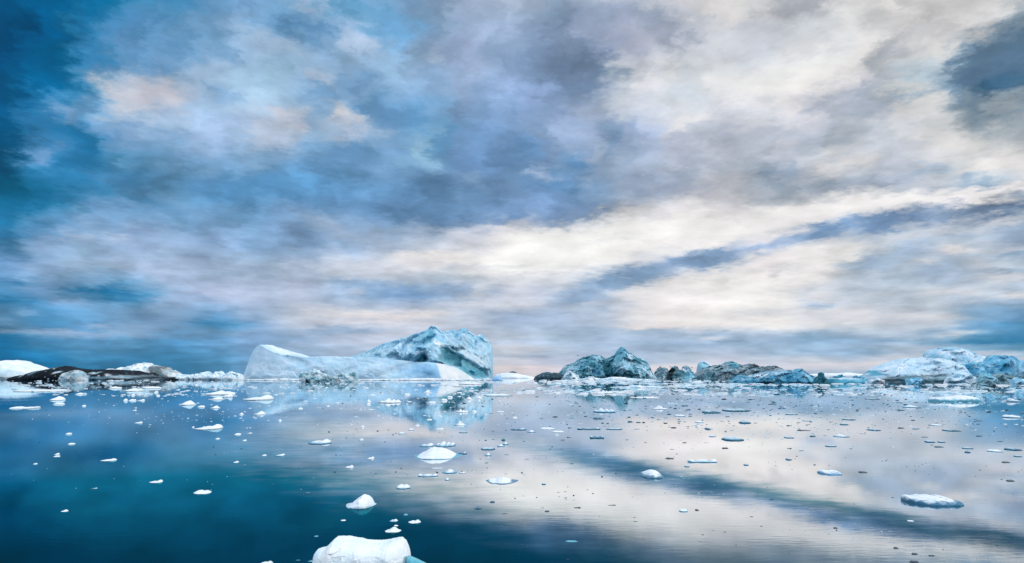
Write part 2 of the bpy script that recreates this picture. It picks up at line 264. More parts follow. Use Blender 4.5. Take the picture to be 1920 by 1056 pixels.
# strokes: cx,cy,rx,ry,angle(deg, + = counter-clockwise as seen),r,g,b,alpha
S='''
285,180,75,28,-6,216,212,226,.85
225,175,45,25,0,205,210,226,.5
120,205,50,12,-22,140,168,210,.7
85,290,40,14,-25,120,155,205,.8
140,255,60,16,-20,25,110,165,.6
190,330,80,20,-10,45,115,170,.4
400,130,40,18,-30,170,195,228,.5
432,178,30,12,-30,120,158,208,.5
290,120,60,14,-20,105,152,205,.5
195,330,40,8,-15,95,142,192,.5
520,230,35,13,0,214,210,222,.7
510,260,50,18,-20,195,202,224,.7
655,225,45,16,-12,222,216,222,.8
650,250,65,16,-4,190,198,222,.6
580,160,25,8,-12,195,205,228,.6
520,95,50,15,-14,180,200,230,.6
580,10,40,12,-25,180,195,225,.6
645,68,35,14,-30,185,198,226,.6
545,55,45,16,0,112,156,205,.7
690,30,60,22,-15,98,150,195,.6
640,95,40,12,-20,130,160,195,.5
740,205,55,28,0,110,152,200,.6
775,225,25,20,0,95,145,195,.5
800,290,22,30,10,160,195,222,.7
770,305,40,14,0,145,180,220,.5
830,265,20,30,0,85,140,190,.5
885,330,16,12,0,165,185,215,.5
815,108,20,10,-30,185,195,220,.6
840,80,40,18,30,160,175,210,.5
900,250,60,50,0,115,142,186,.5
1015,140,70,30,0,122,145,182,.6
1180,40,90,22,0,152,158,185,.5
1235,70,80,25,0,160,160,182,.6
1215,150,20,12,0,225,225,230,.8
1255,128,22,10,0,228,226,228,.7
1275,225,40,12,25,228,224,226,.7
1295,170,40,14,0,205,212,228,.6
1165,205,35,14,-20,200,205,220,.6
1200,228,16,8,0,140,160,205,.8
1142,260,18,30,-25,125,150,190,.6
1160,245,25,12,20,145,165,198,.6
1067,306,32,20,10,92,135,185,.75
1015,325,24,12,0,180,190,218,.7
975,285,22,16,0,98,142,190,.6
1110,285,14,14,0,180,190,215,.5
1050,350,70,14,0,95,135,185,.6
1035,375,90,20,0,115,142,185,.6
1060,405,70,14,3,128,142,180,.6
1290,280,60,16,5,172,174,194,.6
1340,90,60,12,10,200,200,212,.5
1400,50,40,12,10,200,202,214,.5
1500,5,50,9,0,185,182,194,.7
1470,130,70,30,20,240,238,238,.5
1540,140,60,28,0,242,238,237,.5
1625,180,75,28,20,168,172,190,.85
1560,215,90,14,14,185,186,202,.7
1700,70,80,22,15,182,178,184,.7
1665,100,28,16,10,170,170,182,.6
1670,15,30,12,0,235,232,232,.7
1700,155,45,14,0,222,220,220,.7
1780,60,60,15,0,178,174,180,.5
1790,95,25,9,-10,225,222,220,.6
1850,35,40,12,10,222,222,228,.6
1760,125,60,20,10,185,200,218,.6
1870,105,70,34,25,100,120,150,.7
1840,155,70,30,15,100,122,155,.7
1900,150,30,18,30,66,100,135,.8
1820,205,50,9,8,105,122,150,.7
1825,185,12,8,0,160,165,178,.6
1885,190,40,12,25,185,185,192,.6
1710,205,70,14,15,222,218,218,.7
1730,178,50,8,8,165,178,200,.5
1570,265,60,12,12,180,186,204,.6
1710,258,14,6,0,238,236,236,.7
1800,265,50,18,5,225,220,220,.6
1860,315,60,16,8,235,228,226,.7
1740,320,50,12,8,140,165,200,.6
1850,344,36,8,0,90,135,185,.7
1470,322,50,10,8,150,165,198,.6
1580,318,40,6,8,228,222,222,.6
1560,290,30,7,5,228,224,224,.5
1640,280,60,10,10,190,192,206,.5
1500,270,40,6,0,222,216,220,.5
1640,352,110,9,0,168,172,192,.6
1800,355,100,9,6,165,175,198,.6
1500,360,80,10,4,175,178,196,.5
1600,385,150,12,6,245,239,237,.7
1830,372,120,10,10,244,238,236,.8
1730,410,130,11,9,128,145,182,.9
1600,432,110,13,9,124,148,190,.95
1880,392,80,11,14,120,134,168,.9
1480,458,110,13,9,140,158,194,.9
1350,480,90,13,12,142,160,196,.9
1240,505,80,14,14,150,168,202,.9
1140,530,70,18,14,155,174,208,.85
1090,560,50,13,10,158,176,210,.8
1180,525,90,10,10,150,168,204,.4
1120,575,60,8,5,165,182,212,.6
1100,567,18,5,25,205,212,228,.6
1300,468,14,4,-10,225,224,232,.7
1915,378,30,8,25,105,125,165,.7
1200,395,110,10,12,222,218,222,.6
1280,372,25,9,0,232,228,228,.5
1060,470,120,22,6,246,244,243,.7
1200,460,110,20,10,247,243,241,.7
1350,440,90,16,10,243,238,237,.7
1450,420,90,16,8,243,238,236,.6
960,485,80,10,2,248,245,243,.7
830,483,110,8,0,240,234,232,.75
900,440,70,14,10,210,210,222,.5
960,425,50,10,25,228,220,224,.6
1120,430,30,10,0,205,210,224,.5
720,545,80,13,-8,135,162,206,.7
775,555,70,13,0,125,155,202,.75
680,535,60,8,-8,150,172,210,.6
860,548,60,10,0,158,174,208,.6
905,540,18,12,30,225,222,226,.6
925,545,16,10,0,170,182,212,.5
675,545,16,4,5,205,206,220,.6
780,570,80,6,0,150,165,208,.4
720,590,110,5,0,238,228,228,.75
600,580,40,8,0,212,212,224,.5
700,605,120,6,0,218,214,226,.5
620,620,110,7,2,150,172,210,.6
530,635,70,5,0,140,165,206,.6
700,622,60,5,0,150,172,210,.4
850,520,60,8,-12,190,198,216,.5
960,570,150,10,0,222,220,230,.6
1380,545,100,22,0,248,242,238,.7
1300,560,70,15,0,245,236,233,.7
1340,535,20,9,0,200,196,200,.6
1350,534,60,4,0,215,208,212,.5
1215,535,40,6,0,215,212,216,.5
1165,575,25,10,0,210,208,220,.5
1350,533,14,6,-10,185,183,190,.5
1450,513,14,9,-10,175,172,180,.85
1360,530,10,6,-35,178,178,188,.5
1500,470,80,12,10,240,232,230,.6
1560,480,70,8,9,246,241,238,.7
1640,490,60,9,14,160,178,208,.6
1720,462,40,10,10,150,172,206,.7
1650,485,80,8,12,165,180,208,.6
1730,500,60,7,4,160,176,206,.6
1540,508,50,8,0,195,194,204,.6
1780,515,70,12,0,168,182,210,.6
1725,495,40,5,8,222,214,216,.6
1800,465,40,6,0,235,226,226,.7
1880,430,60,10,6,140,158,190,.7
1810,443,40,8,0,165,180,205,.6
1870,480,60,5,3,130,158,196,.8
1900,462,40,5,0,205,200,206,.5
1890,512,50,4,3,145,168,204,.6
1880,522,40,5,0,222,214,216,.6
1800,545,90,6,5,222,216,220,.5
1900,557,60,5,0,250,240,236,.85
1840,560,60,6,6,170,186,214,.6
1530,573,40,6,-3,140,165,205,.85
1500,550,50,10,10,180,192,216,.5
1620,555,80,8,10,200,204,218,.5
1420,580,60,8,0,205,206,218,.5
1310,573,10,4,-10,180,184,200,.4
1400,600,60,8,0,212,208,216,.5
1470,610,70,9,0,246,242,240,.6
1440,625,40,5,0,180,194,218,.6
1340,625,30,5,0,150,178,214,.6
1330,636,30,3,3,225,222,230,.7
1205,622,100,6,0,165,184,216,.6
1230,612,70,3,0,238,228,226,.6
1680,590,130,6,-2,222,216,220,.5
1690,600,80,4,5,205,204,216,.5
1850,615,110,7,4,115,155,198,.7
1800,625,45,3.5,2,244,234,232,.9
1670,638,35,5,0,135,168,206,.8
1860,642,110,6,0,60,132,182,.75
1900,610,60,5,0,75,138,186,.7
1780,650,160,4,0,170,186,212,.5
1560,660,110,8,0,148,176,212,.7
1730,655,70,4,0,185,196,216,.5
1520,652,130,2.5,0,165,188,216,.5
1640,682,130,3,1,232,222,226,.6
1860,663,60,4,0,215,210,220,.6
1240,690,60,5,0,230,222,228,.7
1330,686,80,4,0,228,222,232,.6
1540,689,120,4,0,225,222,232,.6
1400,690,60,4,0,235,226,230,.6
1560,697,120,3,0,180,194,222,.6
950,648,60,4,0,212,210,220,.5
980,655,50,3,2,215,212,222,.5
960,668,70,3,0,170,186,214,.5
1010,640,80,6,0,165,184,214,.6
985,690,60,6,0,230,217,222,.8
1010,683,70,3,0,205,205,224,.5
1020,694,60,1.5,0,160,170,205,.5
730,625,70,4,2,222,216,224,.4
690,642,60,3,0,205,205,220,.5
640,638,40,3,0,210,206,218,.4
150,625,130,6,-1,172,184,218,.75
250,615,50,7,0,160,178,215,.5
190,608,30,3,3,185,192,222,.7
60,590,30,3,-3,150,172,212,.6
30,608,40,5,-8,130,162,206,.6
60,610,80,2.5,0,80,138,188,.4
240,552,60,12,0,35,118,172,.7
190,545,60,5,-3,25,112,170,.7
130,570,40,6,0,165,182,218,.6
70,548,60,6,-5,135,165,210,.5
40,533,25,6,0,40,118,172,.6
30,562,50,8,0,30,112,166,.7
90,580,60,6,0,70,132,182,.6
420,608,60,8,-2,60,130,182,.7
370,623,30,3,0,135,165,208,.5
440,625,30,3,0,160,180,216,.5
300,632,60,3,0,135,165,208,.4
250,500,70,10,-5,180,192,222,.5
140,400,25,6,-12,165,185,220,.6
215,450,25,6,-12,185,196,224,.6
145,448,30,6,-8,175,190,222,.6
75,462,35,7,-5,160,180,218,.5
30,430,60,10,0,45,115,168,.5
60,375,80,18,-10,20,105,155,.5
255,375,40,8,-10,65,130,182,.5
350,385,100,14,-12,120,156,202,.4
480,360,80,14,0,85,140,192,.5
560,370,90,16,0,90,142,194,.5
690,390,100,14,-8,110,145,190,.6
800,400,80,14,0,118,145,190,.5
620,425,50,12,-22,178,188,214,.5
640,455,60,8,-25,140,165,205,.5
1060,455,150,26,5,250,248,247,.8
1230,430,120,24,10,248,245,243,.75
1000,495,120,14,3,250,248,246,.7
1380,555,110,26,0,251,247,243,.75
1330,600,90,14,0,244,238,236,.6
1500,505,60,16,8,246,240,238,.6
1650,385,150,13,6,249,244,242,.75
1850,365,90,10,12,246,240,238,.7
1000,160,110,40,20,128,144,182,.6
1080,110,90,30,15,140,150,185,.5
940,300,90,40,10,112,140,186,.5
760,380,130,20,-4,112,145,190,.5
1320,300,90,20,8,168,172,194,.5
1420,310,80,14,10,172,178,198,.5
1230,340,80,12,5,160,168,196,.5
1600,340,140,9,4,165,172,195,.5
1570,432,80,9,9,116,140,184,.8
1700,415,80,9,9,118,138,178,.8
1430,463,70,10,12,132,152,192,.8
1290,493,70,10,13,136,156,196,.8
1170,522,60,12,14,142,164,202,.8
1080,555,50,14,14,150,170,206,.7
1800,402,70,9,8,128,140,172,.8
620,365,190,32,-2,92,138,188,.55
850,385,150,28,0,110,140,186,.55
1010,390,120,22,4,112,138,182,.5
430,350,120,16,-6,98,146,196,.45
1690,230,120,16,8,198,198,206,.5
1560,70,90,18,14,214,213,218,.5
1450,205,80,14,10,206,206,216,.5
1820,300,60,10,6,196,196,204,.5
1250,470,60,6,10,220,219,226,.6
1120,455,70,5,8,226,224,230,.6
1480,500,60,5,6,214,213,220,.6
1400,590,90,5,2,206,208,220,.6
1300,545,60,5,3,214,213,222,.6
1000,520,80,6,2,214,215,226,.6
900,500,80,5,0,206,209,222,.5
1450,545,70,5,5,220,219,226,.5
'''
# ------------------------------------------------------------------ icebergs along the horizon, left to right
berg('iceberg', 'rounded white iceberg with a teal foot at the far left edge', 'iceberg',
     [(-70, 712), (-50, 690), (-20, 683), (0, 682), (14, 677), (26, 675.5), (38, 677), (47, 683), (54, 682), (62, 685), (74, 689), (84, 693), (93, 692), (97, 699), (102, 711)],
     711.5, 60, base=SNOW, jag=1.0, rough=3, rscale=.06, ez=.9, ey=.9, seed=1, patches=[('s', (14, 702, 42, 6, 0), TEAL, .75), ('s', (2, 710, 40, 4, 0), SKYB, .7), ('s', (38, 694, 20, 4, -12), PALE, .7)])
berg('iceberg', 'long low iceberg coated in black moraine debris', 'iceberg',
     [(18, 713), (24, 708), (40, 705), (60, 703), (78, 697), (92, 694), (108, 691), (118, 688.5), (126, 687.5), (136, 689), (146, 691.5), (170, 693.5), (200, 694), (225, 694.5), (248, 695), (262, 699), (272, 704), (290, 707), (310, 709), (335, 707), (345, 709), (358, 713)],
     712.8, 55, base=DIRT, jag=.8, rough=2.2, rscale=.07, ez=.9, ey=.9, seed=2, mat=M_FAR,
     patches=[('s', (96, 697, 9, 4, 35), GREY, .7), ('s', (118, 690.5, 9, 1.6, 0), GREY, .5), ('s', (175, 705, 12, 3, 0), GREY, .6), ('s', (215, 709, 24, 2.4, 0), SKYB, .5), ('s', (195, 707, 8, 3, 0), PALE, .6),
              ('s', (255, 707, 26, 3, 0), PALE, .55), ('s', (55, 709, 22, 2, 0), DIRT, .9), ('s', (300, 711, 24, 1.5, 0), GREY, .5), ('s', (140, 699, 5, 1.6, 10), PALE, .8), ('s', (205, 700, 9, 1.4, 4), PALE, .7), ('s', (232, 703, 6, 1.6, -8), SNOW, .7), ('s', (70, 705, 7, 1.2, 15), PALE, .7), ('s', (178, 698, 5, 1, 0), GREY, .7)], mott=[(GRIT, .12, .2, .3, .4), (PALE, .45, .36, .06, .9)])
berg('iceberg', 'white crumbly iceberg with a dark right ridge, behind the black iceberg', 'iceberg',
     [(232, 712), (240, 690), (246, 687), (254, 686), (262, 683.5), (268, 682), (276, 684), (284, 684.5), (292, 687), (300, 688), (308, 692), (316, 697), (322, 695.5), (330, 699), (336, 705), (342, 712)],
     711.5, 40, base=CREAM, jag=1.2, rough=2.2, rscale=.1, fac=2.5, fscale=.12, seed=3, mat=M_FAR,
     patches=[('p', [(288, 684), (300, 686), (322, 700), (336, 711), (318, 711), (304, 702), (296, 694)], GRIT, .9), ('s', (325, 699, 7, 4, 0), GREY, .7), ('s', (275, 690, 14, 5, 0), SNOW, .7)])
berg('ice_block', 'pale translucent lump of ice in front of the black iceberg', 'ice block',
     [(110, 713.4), (115, 710), (118, 706), (122, 701), (127, 699), (133, 698.5), (139, 696.5), (144, 694.5), (150, 695.5), (155, 699), (158, 704), (160, 709), (164, 713.4)],
     713.6, 14, base=(.5, .58, .62), jag=1.6, rough=1.6, rscale=.25, fac=1.4, fscale=.3, ez=1.0, ey=1.0, seed=4, mat=M_FAR, mott=[(GREY, .05, .1, .3, .6)])
for i, (xa, xb, ht, sd, lb) in enumerate([(198, 214, 4.0, 5, 'small white ice hump showing over the left end of the black ridge'), (218, 240, 6.5, 6, 'white ice hump poking over the black ridge, left of the crumbly iceberg'),
                                      (150, 172, 3.0, 8, 'low white ice crest just behind the top of the black iceberg')]):
    berg('ice_block', lb, 'ice block', [(xa, 711), (xa + 2, 696), ((xa + xb) / 2 - 2, 694.5 - ht + 2), ((xa + xb) / 2 + 2, 694.5 - ht + 1), (xb - 2, 697), (xb, 711)], 711, 25, base=SNOW, rough=1.5, rscale=.12, seed=sd)
# rubble strip between the black iceberg and the big one
for i, (pp, lb) in enumerate([
    ([(334, 713), (338, 702), (346, 702.5), (354, 704), (362, 703), (369, 706), (372, 713)], 'white ice rubble hump right behind the black tip'),
    ([(366, 713), (372, 704), (380, 700), (387, 697.5), (392, 700), (398, 704), (402, 713)], 'peaked white ice rubble hump in the gap left of the big iceberg'),
    ([(396, 713), (400, 704), (406, 700), (410, 697), (414, 700), (420, 705), (425, 713)], 'cream ice rubble hump with a blue notch in the gap left of the big iceberg'),
    ([(420, 713), (425, 702), (434, 699.5), (444, 700), (452, 704), (456, 713)], 'white ice rubble hump touching the left end of the big iceberg')]):
    berg('ice_block', lb, 'ice block', pp, 712.4 + .2 * i, 22, base=SNOW, jag=1.2, rough=2.0, rscale=.13, fac=2.6, fscale=.18, seed=20 + i, group='white rubble between the icebergs', mat=M_FAR,
         mott=[(SKYB, .1, .1, .3, .5)], patches=[('s', (403, 710, 8, 2, 0), BLUE, .7)])

# the big tabular iceberg: smooth slab in front, rugged peak behind
big = bpy.data.objects.new('iceberg', None); col.objects.link(big)
o_big = np.array([(690 - 960) / F * 600, 600., 0.]); big.location = tuple(o_big)
tag(big, 'largest iceberg, a smooth pale slab on the left rising to a rugged blue peak', 'iceberg')
berg('smooth_slab', None, None,
     [(443, 713), (446, 705), (451, 692), (457, 679), (463, 667), (469, 659), (477, 651), (484, 647), (489, 645.5), (496, 646.5), (510, 651), (530, 658), (550, 663.5), (575, 669), (585, 670),
      (610, 669.5), (650, 669.5), (690, 669.5), (715, 672), (745, 675), (775, 678.5), (795, 680), (808, 680), (818, 681), (835, 684), (852, 690), (868, 699), (880, 707), (887, 713)],
     712.6, 75, base=(.54, .71, .84), rough=1.1, fac=1.2, fscale=.045, rscale=.06, layers=[(.4, .16, .22, -8, 1, 0)], mott=[(SKYB, .05, .12, .3, .3), (SNOW, .045, .12, .3, .4), (SKYB, .22, .16, .2, .4, .18, -12), (SNOW, .25, .22, .2, .5, .2, 10)], ez=1.9, ey=1.9, lean=.10, seed=9, jag=.15, parent=big, origin=o_big, res=1.1,
     relief=[('f', lambda x, y: np.clip(x - (818 + (y - 681) * .38), 0, 80) / 80, -46),
             ('f', lambda x, y: np.clip((500 - x) / 50, 0, 1) ** 1.4, -12),
             ('f', lambda x, y: np.clip((np.interp(x, [486, 500, 515, 530, 550, 575], [647, 654, 661, 665.5, 668, 671]) - y) / 5, 0, 1) * ((x > 484) & (x < 590)), -20),
             ('s', (620, 690, 30, 12, -10), 1.5), ('s', (560, 680, 25, 7, -20), -1.3), ('s', (700, 695, 40, 10, 10), 1.6), ('s', (655, 700, 20, 8, 20), -1.5), ('s', (760, 690, 30, 8, 15), -1.8),
             ('s', (806, 690, 12, 12, 10), 2.2)],
     patches=[('p', [(488, 645), (500, 645), (590, 671), (575, 670), (548, 665), (530, 665), (514, 660), (503, 652)], SNOW, .9, .5), ('s', (490, 664, 8, 4, 0), SKYB, .4), ('s', (550, 675, 20, 4, -15), SKYB, .28),
              ('s', (606, 674, 14, 2, 0), SKYB, .35), ('s', (682, 677, 16, 2, -12), SKYB, .5), ('s', (545, 691, 5, 1.5, 0), MID, .35), ('s', (650, 688, 60, 10, 0), (.62, .8, .9), .45),
              ('s', (790, 697, 38, 15, 15), (.27, .54, .78), .8), ('s', (812, 703, 16, 12, 0), (.25, .52, .77), .7), ('s', (745, 704, 40, 6, -6), (.66, .82, .9), .5),
              ('p', [(818, 680), (852, 689), (890, 714), (830, 714), (824, 697)], CREAM, .95, .6), ('s', (780, 683, 22, 3.5, 10), (.42, .68, .82), .55)])
o2 = berg('ice_foot', None, None, [(452, 714), (460, 711.6), (500, 711.2), (530, 709.8), (560, 711), (600, 711), (660, 711.6), (720, 711), (760, 710.3), (800, 709.5), (830, 710.4), (900, 711), (915, 709.5), (924, 711), (928, 714)],
     713.6, 10, base=SNOW, rough=.7, rscale=.2, jag=1.2, seed=10, parent=big, origin=o_big, mott=[(SKYB, .05, .1, .3, .6), (DEEP, .32, .05, .2, .5)])
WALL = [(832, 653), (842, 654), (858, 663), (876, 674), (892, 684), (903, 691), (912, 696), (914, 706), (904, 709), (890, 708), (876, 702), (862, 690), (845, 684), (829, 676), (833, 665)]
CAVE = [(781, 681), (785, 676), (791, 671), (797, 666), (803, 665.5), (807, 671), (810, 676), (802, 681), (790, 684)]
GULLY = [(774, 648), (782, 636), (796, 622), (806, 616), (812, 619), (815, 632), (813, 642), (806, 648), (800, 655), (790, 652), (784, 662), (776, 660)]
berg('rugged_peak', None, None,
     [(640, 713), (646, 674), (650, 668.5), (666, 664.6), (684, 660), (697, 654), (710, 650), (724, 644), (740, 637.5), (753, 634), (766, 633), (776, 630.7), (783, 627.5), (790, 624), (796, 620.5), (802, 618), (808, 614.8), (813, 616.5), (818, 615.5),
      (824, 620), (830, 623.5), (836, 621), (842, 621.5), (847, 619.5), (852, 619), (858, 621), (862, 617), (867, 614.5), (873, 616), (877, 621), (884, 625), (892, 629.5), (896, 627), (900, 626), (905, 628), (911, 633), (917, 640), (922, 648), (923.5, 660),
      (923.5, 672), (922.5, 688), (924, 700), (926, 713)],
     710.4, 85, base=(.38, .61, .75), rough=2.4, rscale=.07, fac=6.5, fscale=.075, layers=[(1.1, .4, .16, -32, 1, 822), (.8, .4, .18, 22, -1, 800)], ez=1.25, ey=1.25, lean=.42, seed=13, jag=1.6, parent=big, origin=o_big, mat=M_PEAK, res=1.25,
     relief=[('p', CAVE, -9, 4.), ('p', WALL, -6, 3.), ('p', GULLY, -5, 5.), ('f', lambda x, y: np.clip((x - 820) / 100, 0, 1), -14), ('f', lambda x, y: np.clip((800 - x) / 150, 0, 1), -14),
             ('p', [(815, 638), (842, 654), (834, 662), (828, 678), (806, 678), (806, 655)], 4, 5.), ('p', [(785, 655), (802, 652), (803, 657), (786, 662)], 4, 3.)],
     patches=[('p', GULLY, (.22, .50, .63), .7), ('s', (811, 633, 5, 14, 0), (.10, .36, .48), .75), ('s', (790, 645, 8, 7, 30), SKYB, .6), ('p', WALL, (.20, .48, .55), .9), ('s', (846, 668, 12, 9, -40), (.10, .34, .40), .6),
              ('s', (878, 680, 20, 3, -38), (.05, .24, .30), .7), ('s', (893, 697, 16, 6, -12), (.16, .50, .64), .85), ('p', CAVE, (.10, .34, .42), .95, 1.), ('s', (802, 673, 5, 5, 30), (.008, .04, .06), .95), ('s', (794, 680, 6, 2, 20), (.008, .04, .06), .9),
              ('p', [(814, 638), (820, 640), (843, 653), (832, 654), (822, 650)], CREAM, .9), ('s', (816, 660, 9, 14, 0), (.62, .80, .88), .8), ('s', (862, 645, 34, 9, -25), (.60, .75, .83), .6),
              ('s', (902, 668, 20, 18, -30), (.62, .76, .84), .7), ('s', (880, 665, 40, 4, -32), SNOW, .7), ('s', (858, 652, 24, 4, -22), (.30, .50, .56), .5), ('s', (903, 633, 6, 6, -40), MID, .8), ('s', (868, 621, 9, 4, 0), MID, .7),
              ('s', (850, 622, 6, 3, 0), MID, .6), ('s', (915, 652, 5, 16, 20), SKYB, .6), ('s', (918, 703, 9, 6, 0), (.38, .60, .70), .7), ('s', (700, 662, 40, 8, 15), (.45, .66, .74), .6), ('s', (740, 660, 30, 10, 10), (.62, .78, .86), .5),
              ('s', (765, 655, 14, 16, 20), (.66, .81, .9), .6), ('p', [(640, 668), (690, 669), (720, 672), (700, 673), (650, 671)], TEAL, .6), ('s', (795, 656, 8, 3, 5), BLUE, .7), ('s', (792, 663, 8, 3, 0), SNOW, .5)],
     mott=[(MID, .12, .12, .35, .6), (SNOW, .10, .16, .3, .4), (MID, .8, .2, .2, .4), (SNOW, .3, .2, .2, .4), (TEAL, .5, .16, .18, .6, .12, -32, 1, 822), (SNOW, .4, .12, .2, .6, .12, -32, 1, 822), (MID, .5, .14, .2, .5, .14, 22, -1, 800)])
# eroded chunk in front of the slab
berg('ice_block', 'eroded teal and white ice block in front of the smooth slab', 'ice block',
     [(561, 717), (562.5, 699), (568, 699.5), (575, 698.5), (582, 696), (590, 693.5), (596, 695), (600, 699), (606, 702), (612, 703), (618, 706), (624, 705.5), (630, 707), (637, 709), (640, 703), (645, 700.5), (650, 703), (655, 701), (660, 698), (666, 698.5), (669, 704), (672, 710), (673, 717)],
     716.4, 13, base=(.72, .80, .83), jag=1.6, rough=1.5, rscale=.28, fac=1.8, fscale=.3, seed=31, mat=M_FAR, res=1.6,
     patches=[('s', (567, 704, 5, 6, 30), TEAL, .75), ('s', (580, 702, 12, 2, -5), TEAL, .6), ('s', (582, 714, 5, 5, 0), DEEP, .95), ('s', (601, 713, 12, 3, 0), (.25, .5, .55), .8), ('s', (620, 709, 9, 4, 0), DEEP, .7), ('s', (627, 713, 12, 4, 0), (.12, .34, .38), .8),
              ('s', (643, 705, 4, 3, 0), TEAL, .7), ('s', (663, 703, 6, 4, 0), TEAL, .8), ('s', (668, 711, 4, 3, 0), GREY, .6), ('s', (590, 697, 9, 4, 0), SNOW, .9), ('s', (646, 712, 14, 3, 0), SNOW, .8)], mott=[(TEAL, .12, .16, .2, .7)])
# low ice right of the big one
berg('ice_block', 'small blue ice dome at the right foot of the largest iceberg', 'ice block', [(922, 714), (925, 709), (931, 706), (936, 706.5), (941, 710), (944, 714)], 713.6, 7, base=(.28, .52, .80), rough=.4, rscale=.3, seed=32, ez=1, ey=1)
berg('iceberg', 'low white snow dome just right of the largest iceberg', 'iceberg', [(920, 710), (930, 702), (942, 700), (955, 699), (968, 700), (980, 703), (996, 706), (1010, 710)], 709.6, 50, base=SNOW, rough=.8, rscale=.05, seed=33, ez=1, ey=1)
berg('islet', 'tiny dark rocky hump on the skyline behind the low snow dome', 'islet', [(950, 706), (954, 698.5), (960, 696.5), (965, 697), (970, 700), (974, 706)], 705.4, 40, base=GRIT, rough=1.5, rscale=.08, seed=34, mat=M_FAR)
# second iceberg
berg('iceberg', 'dark green rubble iceberg low in front of the pyramid iceberg\'s left end', 'iceberg', [(1000, 712), (1004, 706), (1012, 702.5), (1020, 700), (1026, 698), (1034, 700), (1042, 699.5), (1050, 702), (1058, 705), (1064, 712)],
     711.4, 22, base=GRIT, jag=1.2, rough=1.8, rscale=.13, fac=1.5, fscale=.16, seed=35, mat=M_FAR, mott=[(TEAL, .1, .0, .3, .6), (GREY, .2, .15, .2, .6)])
berg('iceberg', 'teal craggy iceberg with one sharp pyramid peak', 'iceberg',
     [(1036, 713), (1048, 700), (1054, 692), (1060, 686), (1068, 684), (1078, 681), (1084, 675), (1090, 672), (1098, 671), (1106, 668), (1112, 666), (1120, 667.5), (1128, 669.5), (1134, 673), (1142, 672), (1150, 667), (1156, 662), (1161, 655), (1165, 651), (1169, 654.5), (1175, 660), (1183, 665),
      (1190, 670), (1198, 672.5), (1206, 675), (1212, 679), (1215, 686), (1217, 692), (1222, 699), (1228, 706), (1233, 713)],
     711.0, 55, base=(.17, .40, .50), rough=2.8, rscale=.12, fac=4.0, fscale=.14, layers=[(1.6, .45, .2, 78, -1, 1150), (1.3, .45, .2, -55, 1, 1160)], ez=.85, ey=.9, jag=1.2, seed=36, mat=M_FAR, res=1.35, zdisp=.12,
     relief=[('s', (1133, 690, 7, 24, 8), -5), ('s', (1108, 694, 6, 14, 0), -3), ('s', (1162, 680, 10, 20, 0), 4), ('s', (1205, 700, 18, 8, -20), 2)],
     patches=[('s', (1119, 672, 12, 4, 0), (.6, .8, .9), .8), ('s', (1100, 676, 14, 5, 20), (.10, .30, .38), .7), ('s', (1132, 690, 10, 18, 12), (.04, .18, .22), .85), ('s', (1146, 705, 9, 6, 0), DEEP, .9), ('s', (1108, 688, 5, 4, 0), DEEP, .8), ('s', (1090, 700, 10, 8, 0), (.12, .34, .4), .7),
              ('s', (1115, 700, 8, 10, 0), MID, .6), ('s', (1162, 664, 6, 10, -10), (.18, .48, .58), .7), ('s', (1173, 668, 8, 5, -30), SNOW, .6), ('s', (1160, 686, 12, 8, 10), (.5, .72, .82), .8), ('s', (1190, 678, 12, 3, -8), (.10, .24, .28), .7), ('s', (1213, 683, 4, 9, 5), (.08, .2, .24), .7),
              ('s', (1200, 690, 10, 6, -30), PALE, .6), ('s', (1216, 705, 14, 7, -30), PALE, .8), ('s', (1066, 694, 12, 8, 20), PALE, .55), ('s', (1200, 712, 10, 2, 0), DEEP, .7)],
     mott=[(TEAL, .2, .02, .2, .85, .35), (PALE, .22, .10, .2, .75, .35), (DEEP, .3, .16, .15, .8, .5), (PALE, .6, .2, .15, .6), (DEEP, .7, .22, .15, .7), (DEEP, .4, .06, .15, .7, .16, 80, -1, 1155), (PALE, .45, .12, .15, .7, .2, -50, 1, 1165)])
for i, (pp, w, bs, lb) in enumerate([
    ([(1052, 714), (1056, 704), (1062, 698), (1069, 695.5), (1076, 699), (1084, 705), (1090, 714)], 712.6, (.72, .82, .88), 'smooth white ice dome before the left end of the pyramid iceberg'),
    ([(1094, 714), (1098, 708), (1104, 706), (1112, 707), (1118, 714)], 713.0, SNOW, 'small white ice lump at the foot of the pyramid iceberg'),
    ([(1222, 713), (1227, 699), (1231, 693), (1235, 690), (1238, 687.5), (1241, 690.5), (1246, 692), (1252, 693), (1256, 700), (1262, 713)], 710.6, GREY, 'grey green ice hummock close right of the pyramid iceberg'),
    ([(1243, 714), (1249, 704), (1254, 695), (1258, 690.5), (1262, 691), (1266, 688), (1270, 689.5), (1275, 694), (1279, 694), (1284, 699), (1290, 706), (1293, 714)], 711.6, (.16, .30, .34), 'dark teal ice hummock with a black left face'),
    ([(1276, 711), (1279, 688), (1284, 685), (1290, 687), (1296, 693), (1300, 711)], 710.0, (.55, .70, .78), 'pale ice block standing behind the dark hummock'),
    ([(1278, 714), (1284, 702), (1289, 696), (1292, 693.5), (1296, 697), (1301, 700), (1304, 707), (1307, 714)], 712.0, (.25, .52, .62), 'turquoise pointed ice block right of the dark hummock')]):
    berg('ice_block', lb, 'ice block', pp, w, 16, base=bs, jag=1.5, rough=1.3, rscale=.3, fac=3.2, fscale=.26, seed=40, ez=1.2, ey=1.2 + i, mat=M_FAR, mott=[(TEAL, .2, .12, .25, .5), (DEEP, .3, .2, .2, .6), (SNOW, .4, .16, .15, .75), (DEEP, .9, .16, .15, .6)],
         patches=[('p', [(1246, 714), (1256, 692), (1264, 694), (1260, 704), (1254, 714)], DIRT, .9), ('s', (1270, 704, 9, 6, 0), DEEP, .6)])
